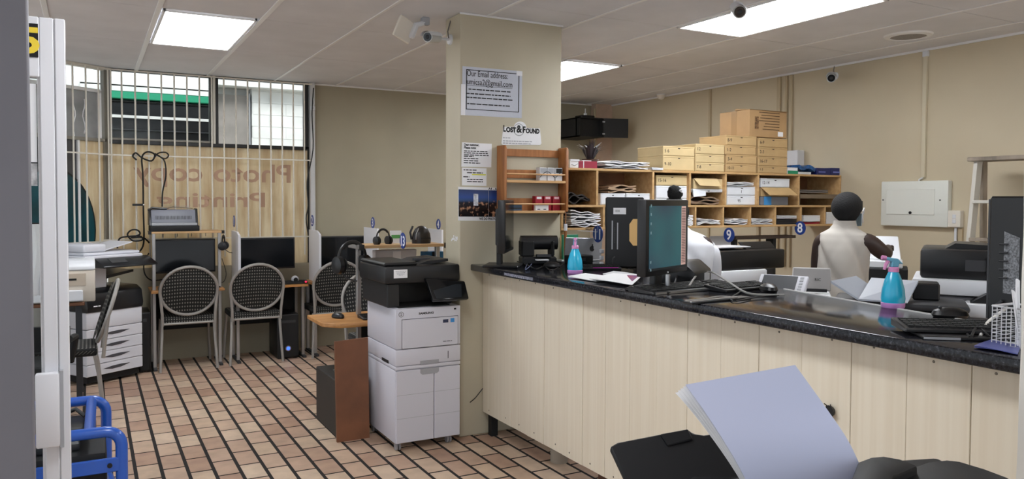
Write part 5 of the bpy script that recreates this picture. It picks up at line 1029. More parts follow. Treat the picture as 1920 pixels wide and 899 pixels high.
t = thing('green_book', 'green edged book standing behind the silver laptop', 'book', (a.x+.06, Y+.04, CT)); MB().box(0, .12, .07, .09, 0, hz_+.012).build('cover', M('sea_green', (60, 150, 112), .5), t); MB().box(.003, .117, .072, .088, hz_-.01, hz_+.0125).build('pages', PAPER, t)
t = thing('socket_strip', 'white socket blocks beside the black tower', 'socket', on(1129, 500)); 
for k in range(3): MB().box(-.01, .014, 0, .02, .04*k, .04*k+.025).build('socket_block', WHITE, t, bev=.003)
# papers on the worktop
def leaf(label, quad, z=.001, mat=PAPER, curl=.006, name='paper_sheet', extra=None, n=1):
    P = [on(x, y) for x, y in quad]; o = P[0].copy(); t = thing(name, label, 'paper', o)
    for k in range(n):
        def fn(u, v): p = (P[0]*(1-u)+P[1]*u)*(1-v)+(P[3]*(1-u)+P[2]*u)*v-o; return (p.x, p.y, z+k*.0016+curl*(math.sin(u*3+v*2+k)+1)*.5)
        MB().grid(fn, 8, 8, th=-.0012).build('sheet', mat, t, ang=60)
    if extra:
        (u0, u1, v0, v1, m_) = extra
        def fn2(u, v): u = u0+(u1-u0)*u; v = v0+(v1-v0)*v; p = (P[0]*(1-u)+P[1]*u)*(1-v)+(P[3]*(1-u)+P[2]*u)*v-o; return (p.x, p.y, z+(n-1)*.0016+.0012+curl*(math.sin(u*3+v*2+n-1)+1)*.5)
        MB().grid(fn2, 8, 8, th=-.0006).build('colour_print', m_, t, ang=60)
    return t
leaf('folded white papers behind the colour leaflet on the worktop', [(1065, 522), (1118, 530), (1150, 524), (1098, 515)], n=4)
leaf('grey white magazine behind the colour leaflet', [(1130, 517), (1170, 524), (1198, 520), (1150, 512)], mat=PCARD, n=5)
leaf('white leaflet with blue and red print near the lit monitor', [(1105, 530), (1185, 541), (1205, 521), (1150, 519)], z=.012, n=2, extra=(.45, .92, .3, .9, M('blue_red_print', (60, 70, 150), .4, c2=(200, 80, 70), scale=30)))
# near keyboard, second keyboard, mouse and leads
p0, p1 = on(1225, 555), on(1392, 540); rzk = math.atan2(p1.y-p0.y, p1.x-p0.x); kc = (p0+p1)/2; nk = Vector((-math.sin(rzk), math.cos(rzk), 0)); kb = keyboard('black keyboard with silver front edge below the lit monitor', kc+nk*.085, rzk, (p1-p0).length*.98, .16); wK = (p1-p0).length*.98
MB().box(-wK/2+.01, wK/2-.01, -.086, -.08, .002, .012).build('silver_edge', CHROME, kb)
q = on(1385, 534); keyboard('black keyboard behind the first one towards the staff side', Vector((2.62, 2.62, CT)), rzk, .34, .13)
mouse('black and silver mouse behind the keyboards on the worktop', on(1441, 547), -.5, 1.15)
q = Vector((2.66, 2.9, CT)); t = thing('card_reader', 'black desktop unit with a white label right of the lit monitor', 'card reader', q, math.radians(30)); MB().prism([(0, 0), (.2, 0), (.2, .1), (.06, .11), (0, .06)], 'x', -.14, .12).build('case', BLACK, t, bev=.01, seg=2); MB().box(.0, .08, -.002, .0, .012, .05).build('label', PCARD, t)
cable('data_cable', 'grey cable arching across the worktop beside the keyboard', [on(1292, 545)+Vector((0, 0, .02)), on(1310, 532)+Vector((0, 0, .05)), on(1335, 530)+Vector((0, 0, .05)), on(1365, 541)+Vector((0, 0, .03)), on(1400, 553)+Vector((0, 0, .008)), on(1440, 556)+Vector((0, 0, .006)), on(1470, 556)+Vector((0, 0, .006))], .005, mat=M('grey_cable', (150, 148, 144), .5))
cable('data_cable', 'black mouse lead curling over the worktop edge', pts([(1400, 540), (1385, 552), (1370, 562), (1380, 568), (1420, 560), (1460, 557)]), .003)
cable('data_cable', 'pale thin lead lying along the worktop front', pts([(1285, 566), (1320, 563), (1350, 558), (1376, 560)], .004), .0035, mat=M('grey_cable'))
cable('data_cable', 'black leads behind the lit monitor foot', [on(1265, 540)+Vector((0, 0, .02)), on(1275, 528)+Vector((0, 0, .06)), on(1290, 530)+Vector((0, 0, .05)), on(1300, 542)+Vector((0, 0, .01))], .005)
t = thing('paper_guillotine', 'flat black cutter with silver bar lying near the worktop edge', 'cutter', on(1340, 566), rzk); MB().box(-.15, .2, -.02, .035, 0, .008).build('base', BLACK, t, bev=.002); MB().box(-.15, .12, -.016, -.008, .008, .013).build('bar', CHROME, t)
# right-hand group
q = Vector((2.42, 1.34, CT)); rk2 = math.radians(-12); keyboard('black keyboard beside the near tower on the worktop', Vector((2.36, 1.40, CT+.012)), math.radians(-38), .42, .14); t = thing('laptop_cooler', 'flat black tray under the near keyboard', 'tray', Vector((2.36, 1.36, CT)), math.radians(-38)); MB().box(-.2, .2, -.09, .08, 0, .011).build('plate', BLACK, t, bev=.003); MB().box(-.2, -.1, -.092, -.09, .002, .009).build('port_strip', GREYP, t)
mouse('black mouse lying behind the near keyboard', on(1797, 598)+Vector((0, .03, 0)), .9, 1.1)
ta_, tb_ = on(1836, 600), on(1925, 612); t = thing('computer_tower', 'tall black computer tower at the right edge of the worktop', 'computer', (0, 0, CT)); h = .41
xa, ya = 2.565, 1.50
def rot(P, c, a): return (c[0]+(P[0]-c[0])*math.cos(a)-(P[1]-c[1])*math.sin(a), c[1]+(P[0]-c[0])*math.sin(a)+(P[1]-c[1])*math.cos(a))
c0 = ad(1850, 600, 2.62); c1 = ad(1835, 596, 2.78); c2_ = ad(1935, 610, 2.50)
u1 = Vector((c2_.x-c0.x, c2_.y-c0.y, 0)).normalized(); v1 = Vector((-u1.y, u1.x, 0)); v1 = v1 if v1.dot(FW) > 0 else -v1
b0 = Vector((c0.x, c0.y, .004)); quad = [b0, b0+u1*.2, b0+u1*.2+v1*.36, b0+v1*.36]; hh = 1.5-(369-378)*2.62/F_PX-CT
MB().hexa([quad[0], quad[1], quad[1]+Z3*hh, quad[0]+Z3*hh], [quad[3], quad[2], quad[2]+Z3*hh, quad[3]+Z3*hh]).build('case', BLACK, t, bev=.006)
n1 = -v1*.002; B = lambda a, z: b0+u1*a+Z3*z
MB().hexa([B(.015, .22)+n1, B(.048, .21)+n1, B(.048, .36)+n1, B(.015, .37)+n1] if 0 else [B(.05, .10)+n1, B(.098, .098)+n1, B(.098, .285)+n1, B(.05, .305)+n1], [B(.05, .10), B(.098, .098), B(.098, .285), B(.05, .305)]).build('perforated_label', M('perforated_metal', (120, 122, 126), .5, noise=.4, scale=160), t)
for k in range(5): MB().tube([B(.04, .15+k*.028)+n1*5, B(.066, .151+k*.028)+n1*5], .0035, 6).build('binder_ring', DARK, t)
MB().tube([B(.035, .01)+n1*3, B(.036, .06)+n1*6, B(.052, .075)+n1*4], .005, 6).build('catch', DARK, t)
MB().hexa([B(-.002, .01)+n1, B(.004, .01)+n1, B(.004, hh-.01)+n1, B(-.002, hh-.01)+n1], [B(-.002, .01), B(.004, .01), B(.004, hh-.01), B(-.002, hh-.01)]).build('edge_bead', DARK, t)
cable('data_cable', 'white lead arching beside the wire basket', [on(1838, 637)+Vector((0, 0, .01)), on(1850, 628)+Vector((0, 0, .035)), on(1872, 618)+Vector((0, 0, .05)), on(1893, 606)+Vector((0, 0, .06))], .005, mat=M('white_lead', (220, 218, 212), .5))
cable('data_cable', 'black leads tangled under the near keyboard', [on(1805, 618)+Vector((0, 0, .03)), on(1818, 640)+Vector((0, 0, .01)), on(1832, 632)+Vector((0, 0, .03)), on(1860, 640)+Vector((0, 0, .01)), on(1885, 635)+Vector((0, 0, .01))], .004)
q = on(1912, 652); wb = thing('wire_basket', 'white wire basket full of paper strips at the right edge', 'basket', q); WR = M('white_wire', (214, 214, 216), .4)
for k in range(11): 
    z = .004+k*.0105; s = .06; MB().tube([(-s*.5, -s*.5, z), (s*1.2, -s*.5, z), (s*1.2, s, z), (-s*.5, s, z)], .0014, 5, closed=True).build('hoop_wire', WR, wb)
for k in range(9):
    a_ = k/8*.102-.03
    MB().tube([(a_, -.03, 0), (a_, -.03, .112)], .0014, 5).build('upright_wire', WR, wb)
for k in range(8): MB().tube([(-.03, -.03+k*.09/7, 0), (-.03, -.03+k*.09/7, .112)], .0014, 5).build('upright_wire', WR, wb)
MB().tube([(-.03, -.03, .112), (.072, -.03, .112), (.072, .06, .112), (-.03, .06, .112)], .003, 6, closed=True).build('rim', WR, wb); MB().box(-.03, .072, -.03, .06, .0, .002).build('floor_mesh', WR, wb)
random.seed(11); PST = ['leftmost leaning', 'second', 'third', 'fourth', 'fifth', 'sixth']
for k in range(6):
    x_ = -.018+k*.013; dx, dz_ = (-.035 if k == 0 else random.uniform(-.01, .004)), random.uniform(.16, .2) if k else .155
    t = thing('paper_strip', '%s white paper strip %s in the wire basket' % (PST[k], 'out to the left' if k == 0 else 'from the left standing'), 'paper strip', q+Vector((x_, -.01+.012*(k % 3), .004)), 0, 'paper strips in the basket')
    MB().hexa([(0, 0, 0), (.011, 0, 0), (dx+.012, .004, dz_), (dx, .004, dz_+.006)], [(0, .003, 0), (.011, .003, 0), (dx+.012, .008, dz_), (dx, .008, dz_+.006)]).build('strip', PAPER, t); MB().hexa([(.001, -.0004, .02), (.003, -.0004, .02), (dx*.9+.003, .0032, dz_*.9), (dx*.9+.001, .0032, dz_*.9)], [(.001, .0, .02), (.003, .0, .02), (dx*.9+.003, .0036, dz_*.9), (dx*.9+.001, .0036, dz_*.9)]).build('fold_line', PCARD, t)
leaf('purple blue leaflet under the wire basket', [(1826, 655), (1908, 668), (1914, 650), (1858, 642)], mat=M('violet_leaflet', (76, 84, 150), .35), n=2)
# ================================================================== staff area machines (standing on the floor or on desks behind the counter)
def stand(label, x0, x1, y0, y1, z, name='machine_cabinet'):
    t = thing(name, label, 'cabinet', ((x0+x1)/2, (y0+y1)/2, 0)); hx, hy = (x1-x0)/2, (y1-y0)/2; MB().box(-hx, hx, -hy, hy, .03, z).build('body', M('cabinet_grey', (120, 120, 124), .5), t, bev=.004); MB().box(-hx+.02, hx-.02, -hy+.02, hy-.02, 0, .03).build('plinth', BLACKM, t); MB().box(-hx-.002, -hx, -hy+.02, hy-.02, .1, z-.05).build('door', PCARD, t); return t
# wide black printer under disc 9
q = ad(1345, 545, 4.9); X0, X1, Y0, Y1 = 3.47, 4.25, 3.80, 4.15; ZP = .93
stand('grey machine cabinet under the wide black printer', X0, X1, Y0, Y1, ZP); t = thing('wide_printer', 'wide black printer with white base under disc 9', 'printer', (X0, Y0, ZP)); w = X1-X0
MB().box(0, w*.72, -.02, Y1-Y0, 0, .11).build('base', WHITE, t, bev=.012, seg=2); MB().box(.02, w-.03, 0, Y1-Y0-.01, .11, .24).build('body', BLACK, t, bev=.012, seg=2); MB().prism([(.05, .235), (Y1-Y0-.02, .235), (Y1-Y0-.02, .255), (.2, .25)], 'x', .03, w*.55).build('feeder', BLACK, t, bev=.01); MB().box(w*.2, w*.62, .06, .26, .256, .262).build('loaded_paper', PCARD, t); MB().hexa([(w*.62, .1, .24), (w-.01, .1, .24), (w+.0, .16, .285), (w*.62, .16, .285)], [(w*.62, .13, .24), (w-.01, .13, .24), (w+.0, .19, .285), (w*.62, .19, .285)]).build('rear_tray', BLACK, t, bev=.004)
q0, q1 = ay(1380, 447, 4.5), ay(1492, 446, 4.5); t = thing('monitor_riser', 'dark riser shelf behind the wide black printer', 'riser shelf', (0, 4.5, 0)); MB().box(q0.x, q1.x, 0, .12, q0.z-.012, q0.z+.012).build('top', M('dark_walnut', (62, 48, 40), .5), t)
for x in (q0.x+.02, q1.x-.22): MB().box(x-.015, x+.015, .02, .1, 0, q0.z-.012).build('post', BLACKM, t)
q0, q1 = ay(1332, 470, 4.56), ay(1374, 470, 4.56); t = thing('display_board', 'white board standing behind disc 9', 'board', (q0.x, 4.56, 0)); MB().box(0, q1.x-q0.x, 0, .015, 0.03, ay(1350, 443, 4.56).z).build('board', PCARD, t); MB().box(.0, q1.x-q0.x, -.03, .045, 0, .03).build('foot', DARK, t)
# white copier with tilted touch panel
cq = ad(1462, 545, 3.9); t = thing('office_copier', 'white copier with a tilted touch panel behind the worktop', 'copier', (cq.x, cq.y, 0), math.radians(-62)); CWm = M('copier_white')
MB().box(-.16, .2, .04, .3, .03, .98).build('body', CWm, t, bev=.01); MB().box(-.14, .18, .06, .28, 0, .03).build('plinth', BLACKM, t); MB().box(-.16, .2, .1, .3, .98, 1.0).build('platen_lid', CWm, t, bev=.004)
pn = MB().hexa([(-.12, -.03, 1.03), (.12, -.03, 1.03), (.12, .09, 1.125), (-.12, .09, 1.125)], [(-.12, -.03, 1.005), (.12, -.03, 1.005), (.12, .11, 1.10), (-.12, .11, 1.10)]).build('touch_panel', CWm, t, bev=.005); MB().hexa([(-.1, -.0015, 1.0545), (.07, -.0015, 1.0545), (.07, .081, 1.12), (-.1, .081, 1.12)], [(-.1, -.002, 1.052), (.07, -.002, 1.052), (.07, .08, 1.117), (-.1, .08, 1.117)]).build('screen', M('panel_grey'), pn)
for k in range(5): MB().hexa([(.082, .005+k*.016, 1.0605+k*.0127), (.1, .005+k*.016, 1.0605+k*.0127), (.1, .013+k*.016, 1.067+k*.0127), (.082, .013+k*.016, 1.067+k*.0127)], [(.082, .005+k*.016, 1.055+k*.0127), (.1, .005+k*.016, 1.055+k*.0127), (.1, .013+k*.016, 1.06+k*.0127), (.082, .013+k*.016, 1.06+k*.0127)]).build('key', GREYP, pn)
MB().hexa([(.05, -.024, 1.037), (.085, -.024, 1.037), (.085, -.012, 1.0465), (.05, -.012, 1.0465)], [(.05, -.024, 1.03), (.085, -.024, 1.03), (.085, -.012, 1.04), (.05, -.012, 1.04)]).build('blue_button', M('button_blue', (70, 170, 235), .3, emit=.25), pn); MB().box(-.12, .12, -.03, .06, .99, 1.006).build('panel_base', CWm, t)
# grey hinged lid and white tray beside the woman
q = ad(1515, 545, 4.3); t = thing('grey_scanner', 'grey scanner lid with black hinge comb beside the woman', 'scanner', (q.x, q.y, 0), math.radians(-48)); MB().box(-.12, .12, 0, .3, .03, .985).build('body', WHITE, t, bev=.006); MB().box(-.1, .1, .02, .28, 0, .03).build('plinth', BLACKM, t); lidg = MB().hexa([(-.09, .05, 1.0), (.12, .05, 1.0), (.12, .09, 1.125), (-.08, .09, 1.125)], [(-.09, .075, 1.0), (.12, .075, 1.0), (.12, .115, 1.125), (-.08, .115, 1.125)]).build('lid', M('light_grey_lid', (156, 154, 152), .5), t, bev=.005); text('maker_name', 'RIC', .022, INK, lidg, (.035, .066, 1.055), X3, (0, .04, .125)); MB().box(-.02, .1, .04, .055, .995, 1.012).build('hinge_comb', BLACK, t); MB().box(-.1, .02, -.04, .02, .93, .985).build('paper_box', WHITE, t, bev=.003)
# flat black machine with raised document lid
q = ad(1660, 585, 3.17); t = thing('flatbed_copier', 'low black copier with its grey document lid raised behind the worktop', 'copier', (q.x, q.y, 0), math.radians(-55)); MB().box(-.2, .3, .0, .28, .03, 1.06).build('body', BLACKM, t, bev=.01); MB().box(-.18, .28, .02, .26, 0, .03).build('plinth', BLACKM, t); MB().box(-.2, .3, .0, .28, 1.06, 1.09).build('top_cover', DARK, t, bev=.012, seg=2)
LD = M('blue_grey_tray', (170, 176, 186), .45)
MB().hexa([(-.21, .02, 1.165), (-.1, -.02, 1.10), (.0, .15, 1.10), (-.12, .2, 1.175)], [(-.21, .02, 1.155), (-.1, -.02, 1.092), (.0, .15, 1.092), (-.12, .2, 1.165)]).build('left_tray_wing', LD, t); MB().hexa([(-.1, -.02, 1.10), (.08, -.02, 1.095), (.12, .15, 1.17), (-.06, .2, 1.17)], [(-.1, -.02, 1.092), (.08, -.02, 1.092), (.12, .15, 1.16), (-.06, .2, 1.16)]).build('right_tray_wing', LD, t)
MB().box(.1, .2, .14, .27, 1.09, 1.16).build('side_block', BLACK, t, bev=.006)
# big machine at right
q = ad(1722, 575, 3.5); t = thing('multifunction_printer', 'black topped multifunction printer with white body below the distribution board', 'printer', (q.x, q.y, 0), math.radians(-58)); MB().box(.0, .52, .08, .5, .03, 1.075).build('body', M('cabinet_grey'), t, bev=.006); MB().box(.02, .5, .1, .48, 0, .03).build('plinth', BLACKM, t); MB().box(-.03, .33, .06, .5, 1.08, 1.15).build('white_deck', WHITE, t, bev=.008, seg=2)
MB().box(.0, .36, .1, .5, 1.15, 1.285).build('scanner', BLACK, t, bev=.014, seg=2); MB().prism([(.1, 1.285), (.36, 1.285), (.4, 1.30), (.14, 1.31)], 'y', .16, .44).build('feeder_tray', BLACK, t); MB().box(.18, .3, .097, .1, 1.19, 1.24).build('front_recess', DARK, t); MB().box(.26, .36, .09, .099, 1.175, 1.255).build('output_cover', BLACK, t, bev=.003)
MB().box(.18, .52, -.06, .2, 1.0, 1.06).build('lower_deck', WHITE, t, bev=.01, seg=2); MB().prism([(.2, 1.06), (.5, 1.06), (.45, 1.1), (.26, 1.1)], 'y', -.02, .09).build('control_strip', BLACK, t)
# white sheet feeder the woman reaches to
q = ad(1650, 512, 5.0); t = thing('paper_feeder', 'white paper feeder the woman is reaching into', 'printer', (q.x, q.y, 0), math.radians(-55)); MB().box(-.14, .16, .0, .3, .03, 1.07).build('body', BLACKM, t, bev=.006); MB().box(-.12, .14, .02, .28, 0, .03).build('plinth', BLACKM, t); MB().box(-.12, .13, .02, .25, 1.07, 1.12).build('deck', WHITE, t, bev=.008); MB().hexa([(-.12, .12, 1.12), (.12, .12, 1.12), (.1, .2, 1.27), (-.13, .2, 1.27)], [(-.12, .14, 1.12), (.12, .14, 1.12), (.1, .22, 1.27), (-.13, .22, 1.27)]).build('sheet_rest', WHITE, t, bev=.004)
# ================================================================== people
def skin(name, V, E, mat, parent, root, sub=2):
    me = bpy.data.meshes.new(name); ks = list(V); me.from_pydata([V[k][0] for k in ks], [(ks.index(a), ks.index(b)) for a, b in E], []); o = bpy.data.objects.new(name, me); COL.objects.link(o)
    md = o.modifiers.new('skin', 'SKIN'); md.use_smooth_shade = True; md.branch_smoothing = .6
    for i, k in enumerate(ks):
        r = V[k][1]; sv = me.skin_vertices[0].data[i]; sv.radius = r if isinstance(r, tuple) else (r, r); sv.use_root = (k == root)
    sb = o.modifiers.new('sub', 'SUBSURF'); sb.levels = sub; sb.render_levels = sub
    bpy.context.view_layer.update(); dg = bpy.context.evaluated_depsgraph_get(); m2 = bpy.data.meshes.new_from_object(o.evaluated_get(dg)); bpy.data.objects.remove(o)
    m2.materials.clear(); m2.materials.append(mat)
    for p in m2.polygons: p.use_smooth = True
    return link(name, m2, parent)
def hand(V, E, tag_, wrist, d, up, side, R=.0085, curl=.5):
    d = Vector(d).normalized(); up = Vector(up).normalized(); s = d.cross(up).normalized()*side; w = Vector(wrist)
    V[tag_+'palm'] = (w+d*.05, (.036, .018)); E.append((tag_+'wrist', tag_+'palm'))
    for k, (o, l) in enumerate(((-.027, .062), (-.009, .074), (.009, .07), (.026, .055))):
        b = w+d*.085+s*o; m = b+d*l*.5-up*l*.12*curl*2; e = m+d*l*.38-up*l*.35*curl*2
        V[tag_+'k%d' % k] = (b, R); V[tag_+'m%d' % k] = (m, R*.92); V[tag_+'e%d' % k] = (e, R*.8); E.extend([(tag_+'palm', tag_+'k%d' % k), (tag_+'k%d' % k, tag_+'m%d' % k), (tag_+'m%d' % k, tag_+'e%d' % k)])
    V[tag_+'t0'] = (w+d*.045-s*.042-up*.006, R*1.15); V[tag_+'t1'] = (w+d*.08-s*.052-up*.024, R); E.extend([(tag_+'palm', tag_+'t0'), (tag_+'t0', tag_+'t1')])
def loft(rings, n=40, fold=0, seed=0, th=.004):     # rings: (z, cx, cy, rx, ry)
    def fn(u, v):
        i = min(int(v*(len(rings)-1)), len(rings)-2); f = v*(len(rings)-1)-i; f2 = f*f*(3-2*f); a, b = rings[i], rings[i+1]; R_ = [a[k]*(1-f)+b[k]*f for k in range(5)]
        t = 2*PI*u; fo_ = 1-fold*(max(0, math.sin(4*t+R_[0]*19+seed))**3+.25*max(0, math.sin(6*t-R_[0]*23+seed*2))**4-.3*math.sin(3*t+R_[0]*11))*max(0, 1-abs(v-.3)*1.3)
        return (R_[1]+R_[3]*fo_*math.cos(t), R_[2]+R_[4]*fo_*math.sin(t), R_[0])
    return MB().grid(fn, n, 36, th=th)
def head(V, E, c, fwd, neck, r=.078):
    c = Vector(c); f = Vector(fwd).normalized(); s = f.cross(Z3).normalized()
    V['jaw'] = (c+f*.028-Z3*.062, (.05, .056)); V['mid'] = (c+f*.01, (.07, .084)); V['crown'] = (c-f*.012+Z3*.05, (.066, .076)); E.extend([(neck, 'jaw'), ('jaw', 'mid'), ('mid', 'crown')])
    V['nose'] = (c+f*.1-Z3*.012, .011); E.append(('mid', 'nose')); V['chin'] = (c+f*.062-Z3*.09, .022); E.append(('jaw', 'chin'))
    for q_ in (-1, 1): V['ear%d' % q_] = (c+s*q_*.082-f*.005-Z3*.008, (.02, .012)); E.append(('mid', 'ear%d' % q_))
def face(parent, c, f):
    c = Vector(c); f = Vector(f).normalized(); s = f.cross(Z3).normalized()
    for q_ in (-1, 1):
        p = c+f*.078+s*q_*.03+Z3*.012; MB().sph(p, .011, 12, 8).build('eye', WHITE, parent); MB().sph(p+f*.006, .006, 10, 6).build('pupil', BLACK, parent)
    MB().sph(c+f*.088-Z3*.048, (.02, .01, .006), 12, 6).build('mouth', M('lip_brown', (92, 50, 46), .5), parent)
DSK = M('dark_brown_skin', (56, 40, 34), .5, noise=.08, scale=9); HAIR = M('black_hair', (14, 13, 14), .85, bump=.5, scale=160)
# ---- woman in a sleeveless linen top
PD = 4.7; g0 = ad(1583, 378, PD); loc = Vector((g0.x, g0.y, 0)); rz = -math.radians(66)
t = thing('person', 'person in a sleeveless beige top and face mask reaching into the white feeder', 'person', loc, rz)
def lo(p): v = Vector(p)-loc; c_, s_ = math.cos(-rz), math.sin(-rz); return Vector((v.x*c_-v.y*s_, v.x*s_+v.y*c_, v.z))
el = lo(ad(1660, 479, 4.62)); wr = lo(ad(1664, 466, 4.86)); hd_ = (0.012, .035, 1.452); ff = (.16, .97, -.12)
V = {'pelvis': ((0, 0, .84), (.15, .11)), 'waist': ((0, 0, 1.0), (.12, .085)), 'chest': ((0, 0, 1.17), (.12, .085)), 'upper': ((0, .0, 1.27), (.09, .065)), 'neck': ((.003, .012, 1.355), .043),
     'Rsh': ((.142, .0, 1.268), .057), 'Relb': (el, .047), 'Rwrist': (wr, .028), 'Lsh': ((-.142, .0, 1.268), .048), 'Lelb': ((-.165, .035, 1.03), .038), 'Lwrist': ((-.11, .2, .98), .027)}
E = [('pelvis', 'waist'), ('waist', 'chest'), ('chest', 'upper'), ('upper', 'neck'), ('upper', 'Rsh'), ('Rsh', 'Relb'), ('Relb', 'Rwrist'), ('upper', 'Lsh'), ('Lsh', 'Lelb'), ('Lelb', 'Lwrist')]
for s_, n_ in ((1, 'r'), (-1, 'l')):
    V[n_+'hip'] = ((s_*.085, 0, .78), .09); V[n_+'knee'] = ((s_*.09, .015, .45), .058); V[n_+'ank'] = ((s_*.09, -.01, .08), .04); V[n_+'toe'] = ((s_*.1, .13, .035), .034); E += [('pelvis', n_+'hip'), (n_+'hip', n_+'knee'), (n_+'knee', n_+'ank'), (n_+'ank', n_+'toe')]
head(V, E, hd_, ff, 'neck'); hand(V, E, 'R', wr, (wr-el), Z3, 1, curl=.7); hand(V, E, 'L', V['Lwrist'][0], (.3, .9, -.1), Z3, -1)
skin('body', V, E, DSK, t, 'pelvis'); face(t, hd_, ff)
TOP = M('linen_cloth', (190, 184, 175), .85)
loft([(.84, 0, 0, .172, .14), (.92, 0, 0, .164, .132), (1.0, 0, -.004, .15, .118), (1.08, 0, -.008, .146, .114), (1.15, 0, -.006, .148, .114), (1.21, 0, -.004, .15, .108), (1.265, 0, .0, .156, .098), (1.305, 0, .0, .14, .082), (1.335, 0, .005, .085, .066), (1.37, .002, .012, .06, .06)], n=72, fold=.13, seed=1).build('sleeveless_top', TOP, t, ang=80)
loft([(1.335, .002, .01, .075, .068), (1.36, .002, .012, .068, .064), (1.385, .002, .014, .062, .06)], th=.004).build('collar', TOP, t, ang=80)
loft([(.05, .09, 0, .07, .07), (.45, .088, .012, .085, .085), (.8, .085, 0, .11, .12)]).build('trouser_leg', M('charcoal_cloth', (52, 50, 54), .9), t, ang=80); loft([(.05, -.09, 0, .07, .07), (.45, -.088, .012, .085, .085), (.8, -.085, 0, .11, .12)]).build('trouser_leg', M('charcoal_cloth'), t, ang=80)
loft([(.76, 0, 0, .175, .13), (.88, 0, 0, .17, .128)]).build('trouser_seat', M('charcoal_cloth'), t, ang=80)
c = Vector(hd_); f = Vector(ff).normalized()
def cap(c, f, rx, ry, rz_, cut, back=.0):
    mb = MB(); mb.sph((0, 0, 0), (rx, ry, rz_), 28, 18); s = f.cross(Z3).normalized(); fy = Z3.cross(s)
    for i, v in enumerate(mb.v):
        y, z = v.y, v.z
        if y > .035: z = max(z, cut+.05)       # hairline at the forehead
        elif y > .0: z = max(z, cut-.012)
        else: z = max(z, cut-.07)            # nape
        if z != v.z: v = Vector((v.x*.97, v.y*.97, z))
        mb.v[i] = c+s*v.x+fy*(v.y-.012)+Z3*(z+.014)
    return mb
cap(c, f, .088, .1, .094, -.012).build('hair', HAIR, t, ang=80)
sr = f.cross(Z3).normalized(); MK = M('pale_blue_mask', (176, 200, 214), .8); MB().grid(lambda u, v: c+f*(.085*math.cos((u-.5)*2.2)+.02)+sr*(.07*math.sin((u-.5)*2.2))-Z3*(.015+.075*v), 14, 6, th=.003).build('face_mask', MK, t, ang=80)
MB().tube([c+f*.05+sr*.076-Z3*.02, c+f*.01+sr*.094+Z3*.012, c-f*.012+sr*.096-Z3*.01, c+f*.0+sr*.09-Z3*.045, c+f*.045+sr*.074-Z3*.075], .0032, 6).build('ear_loop', PAPER, t)
# ---- person in a white shirt behind the lit monitor
g0 = ad(1284, 377, 4.74); loc = Vector((g0.x+.0, g0.y, 0)); rz = -math.radians(30); t = thing('person', 'person in a white long-sleeved shirt mostly hidden behind the lit monitor', 'person', loc, rz); hd_ = (-.06, .05, 1.415); ff = (-.25, .93, -.25)
V = {'pelvis': ((0, 0, .84), (.15, .11)), 'waist': ((0, 0, 1.0), (.12, .085)), 'chest': ((-.01, 0, 1.15), (.135, .095)), 'upper': ((-.02, .01, 1.25), (.1, .07)), 'neck': ((-.045, .025, 1.325), .046),
     'Rsh': ((.14, .0, 1.245), .054), 'Relb': ((.185, .06, 1.0), .042), 'Rwrist': ((.09, .2, .99), .028), 'Lsh': ((-.175, .02, 1.245), .054), 'Lelb': ((-.22, .06, 1.0), .041), 'Lwrist': ((-.1, .2, .99), .028)}
E = [('pelvis', 'waist'), ('waist', 'chest'), ('chest', 'upper'), ('upper', 'neck'), ('upper', 'Rsh'), ('Rsh', 'Relb'), ('Relb', 'Rwrist'), ('upper', 'Lsh'), ('Lsh', 'Lelb'), ('Lelb', 'Lwrist')]
for s_, n_ in ((1, 'r'), (-1, 'l')):
    V[n_+'hip'] = ((s_*.085, 0, .78), .09); V[n_+'knee'] = ((s_*.09, .015, .45), .058); V[n_+'ank'] = ((s_*.09, -.01, .08), .04); V[n_+'toe'] = ((s_*.1, .13, .035), .034); E += [('pelvis', n_+'hip'), (n_+'hip', n_+'knee'), (n_+'knee', n_+'ank'), (n_+'ank', n_+'toe')]
head(V, E, hd_, ff, 'neck'); hand(V, E, 'R', V['Rwrist'][0], (-.2, .9, -.1), Z3, 1); hand(V, E, 'L', V['Lwrist'][0], (.2, .9, -.1), Z3, -1); skin('body', V, E, DSK, t, 'pelvis'); face(t, hd_, ff)
SH = M('white_satin_shirt', (228, 230, 236), .5, noise=.01)
loft([(.84, 0, 0, .18, .14), (.95, 0, 0, .17, .13), (1.06, 0, -.004, .172, .128), (1.16, -.005, -.006, .19, .13), (1.235, -.01, 0, .2, .115), (1.29, -.03, .01, .15, .088), (1.32, -.04, .02, .085, .07), (1.345, -.045, .024, .062, .062)], n=72, fold=.12, seed=4).build('shirt', SH, t, ang=80)
for s_ in ('R', 'L'): skin('sleeve', {'a': (V[s_+'sh'][0], .078), 'b': ((Vector(V[s_+'sh'][0])+Vector(V[s_+'elb'][0]))/2, .078), 'c': (V[s_+'elb'][0], .072), 'd': (V[s_+'wrist'][0], .042)}, [('a', 'b'), ('b', 'c'), ('c', 'd')], SH, t, 'a')
loft([(.05, .09, 0, .07, .07), (.45, .088, .012, .085, .085), (.8, .085, 0, .11, .12)]).build('trouser_leg', M('charcoal_cloth'), t, ang=80); loft([(.05, -.09, 0, .07, .07), (.45, -.088, .012, .085, .085), (.8, -.085, 0, .11, .12)]).build('trouser_leg', M('charcoal_cloth'), t, ang=80); loft([(.76, 0, 0, .175, .13), (.88, 0, 0, .17, .128)]).build('trouser_seat', M('charcoal_cloth'), t, ang=80)
c = Vector(hd_); f = Vector(ff).normalized(); cap(c, f, .088, .1, .094, -.012).build('hair', HAIR, t, ang=80); bn = c-f*.02+Z3*.125; mb = MB(); mb.sph(bn, (.047, .045, .052), 20, 14)
for i, v in enumerate(mb.v): mb.v[i] = bn+(v-bn)*(1+.1*math.sin(v.x*160)*math.sin(v.z*150))
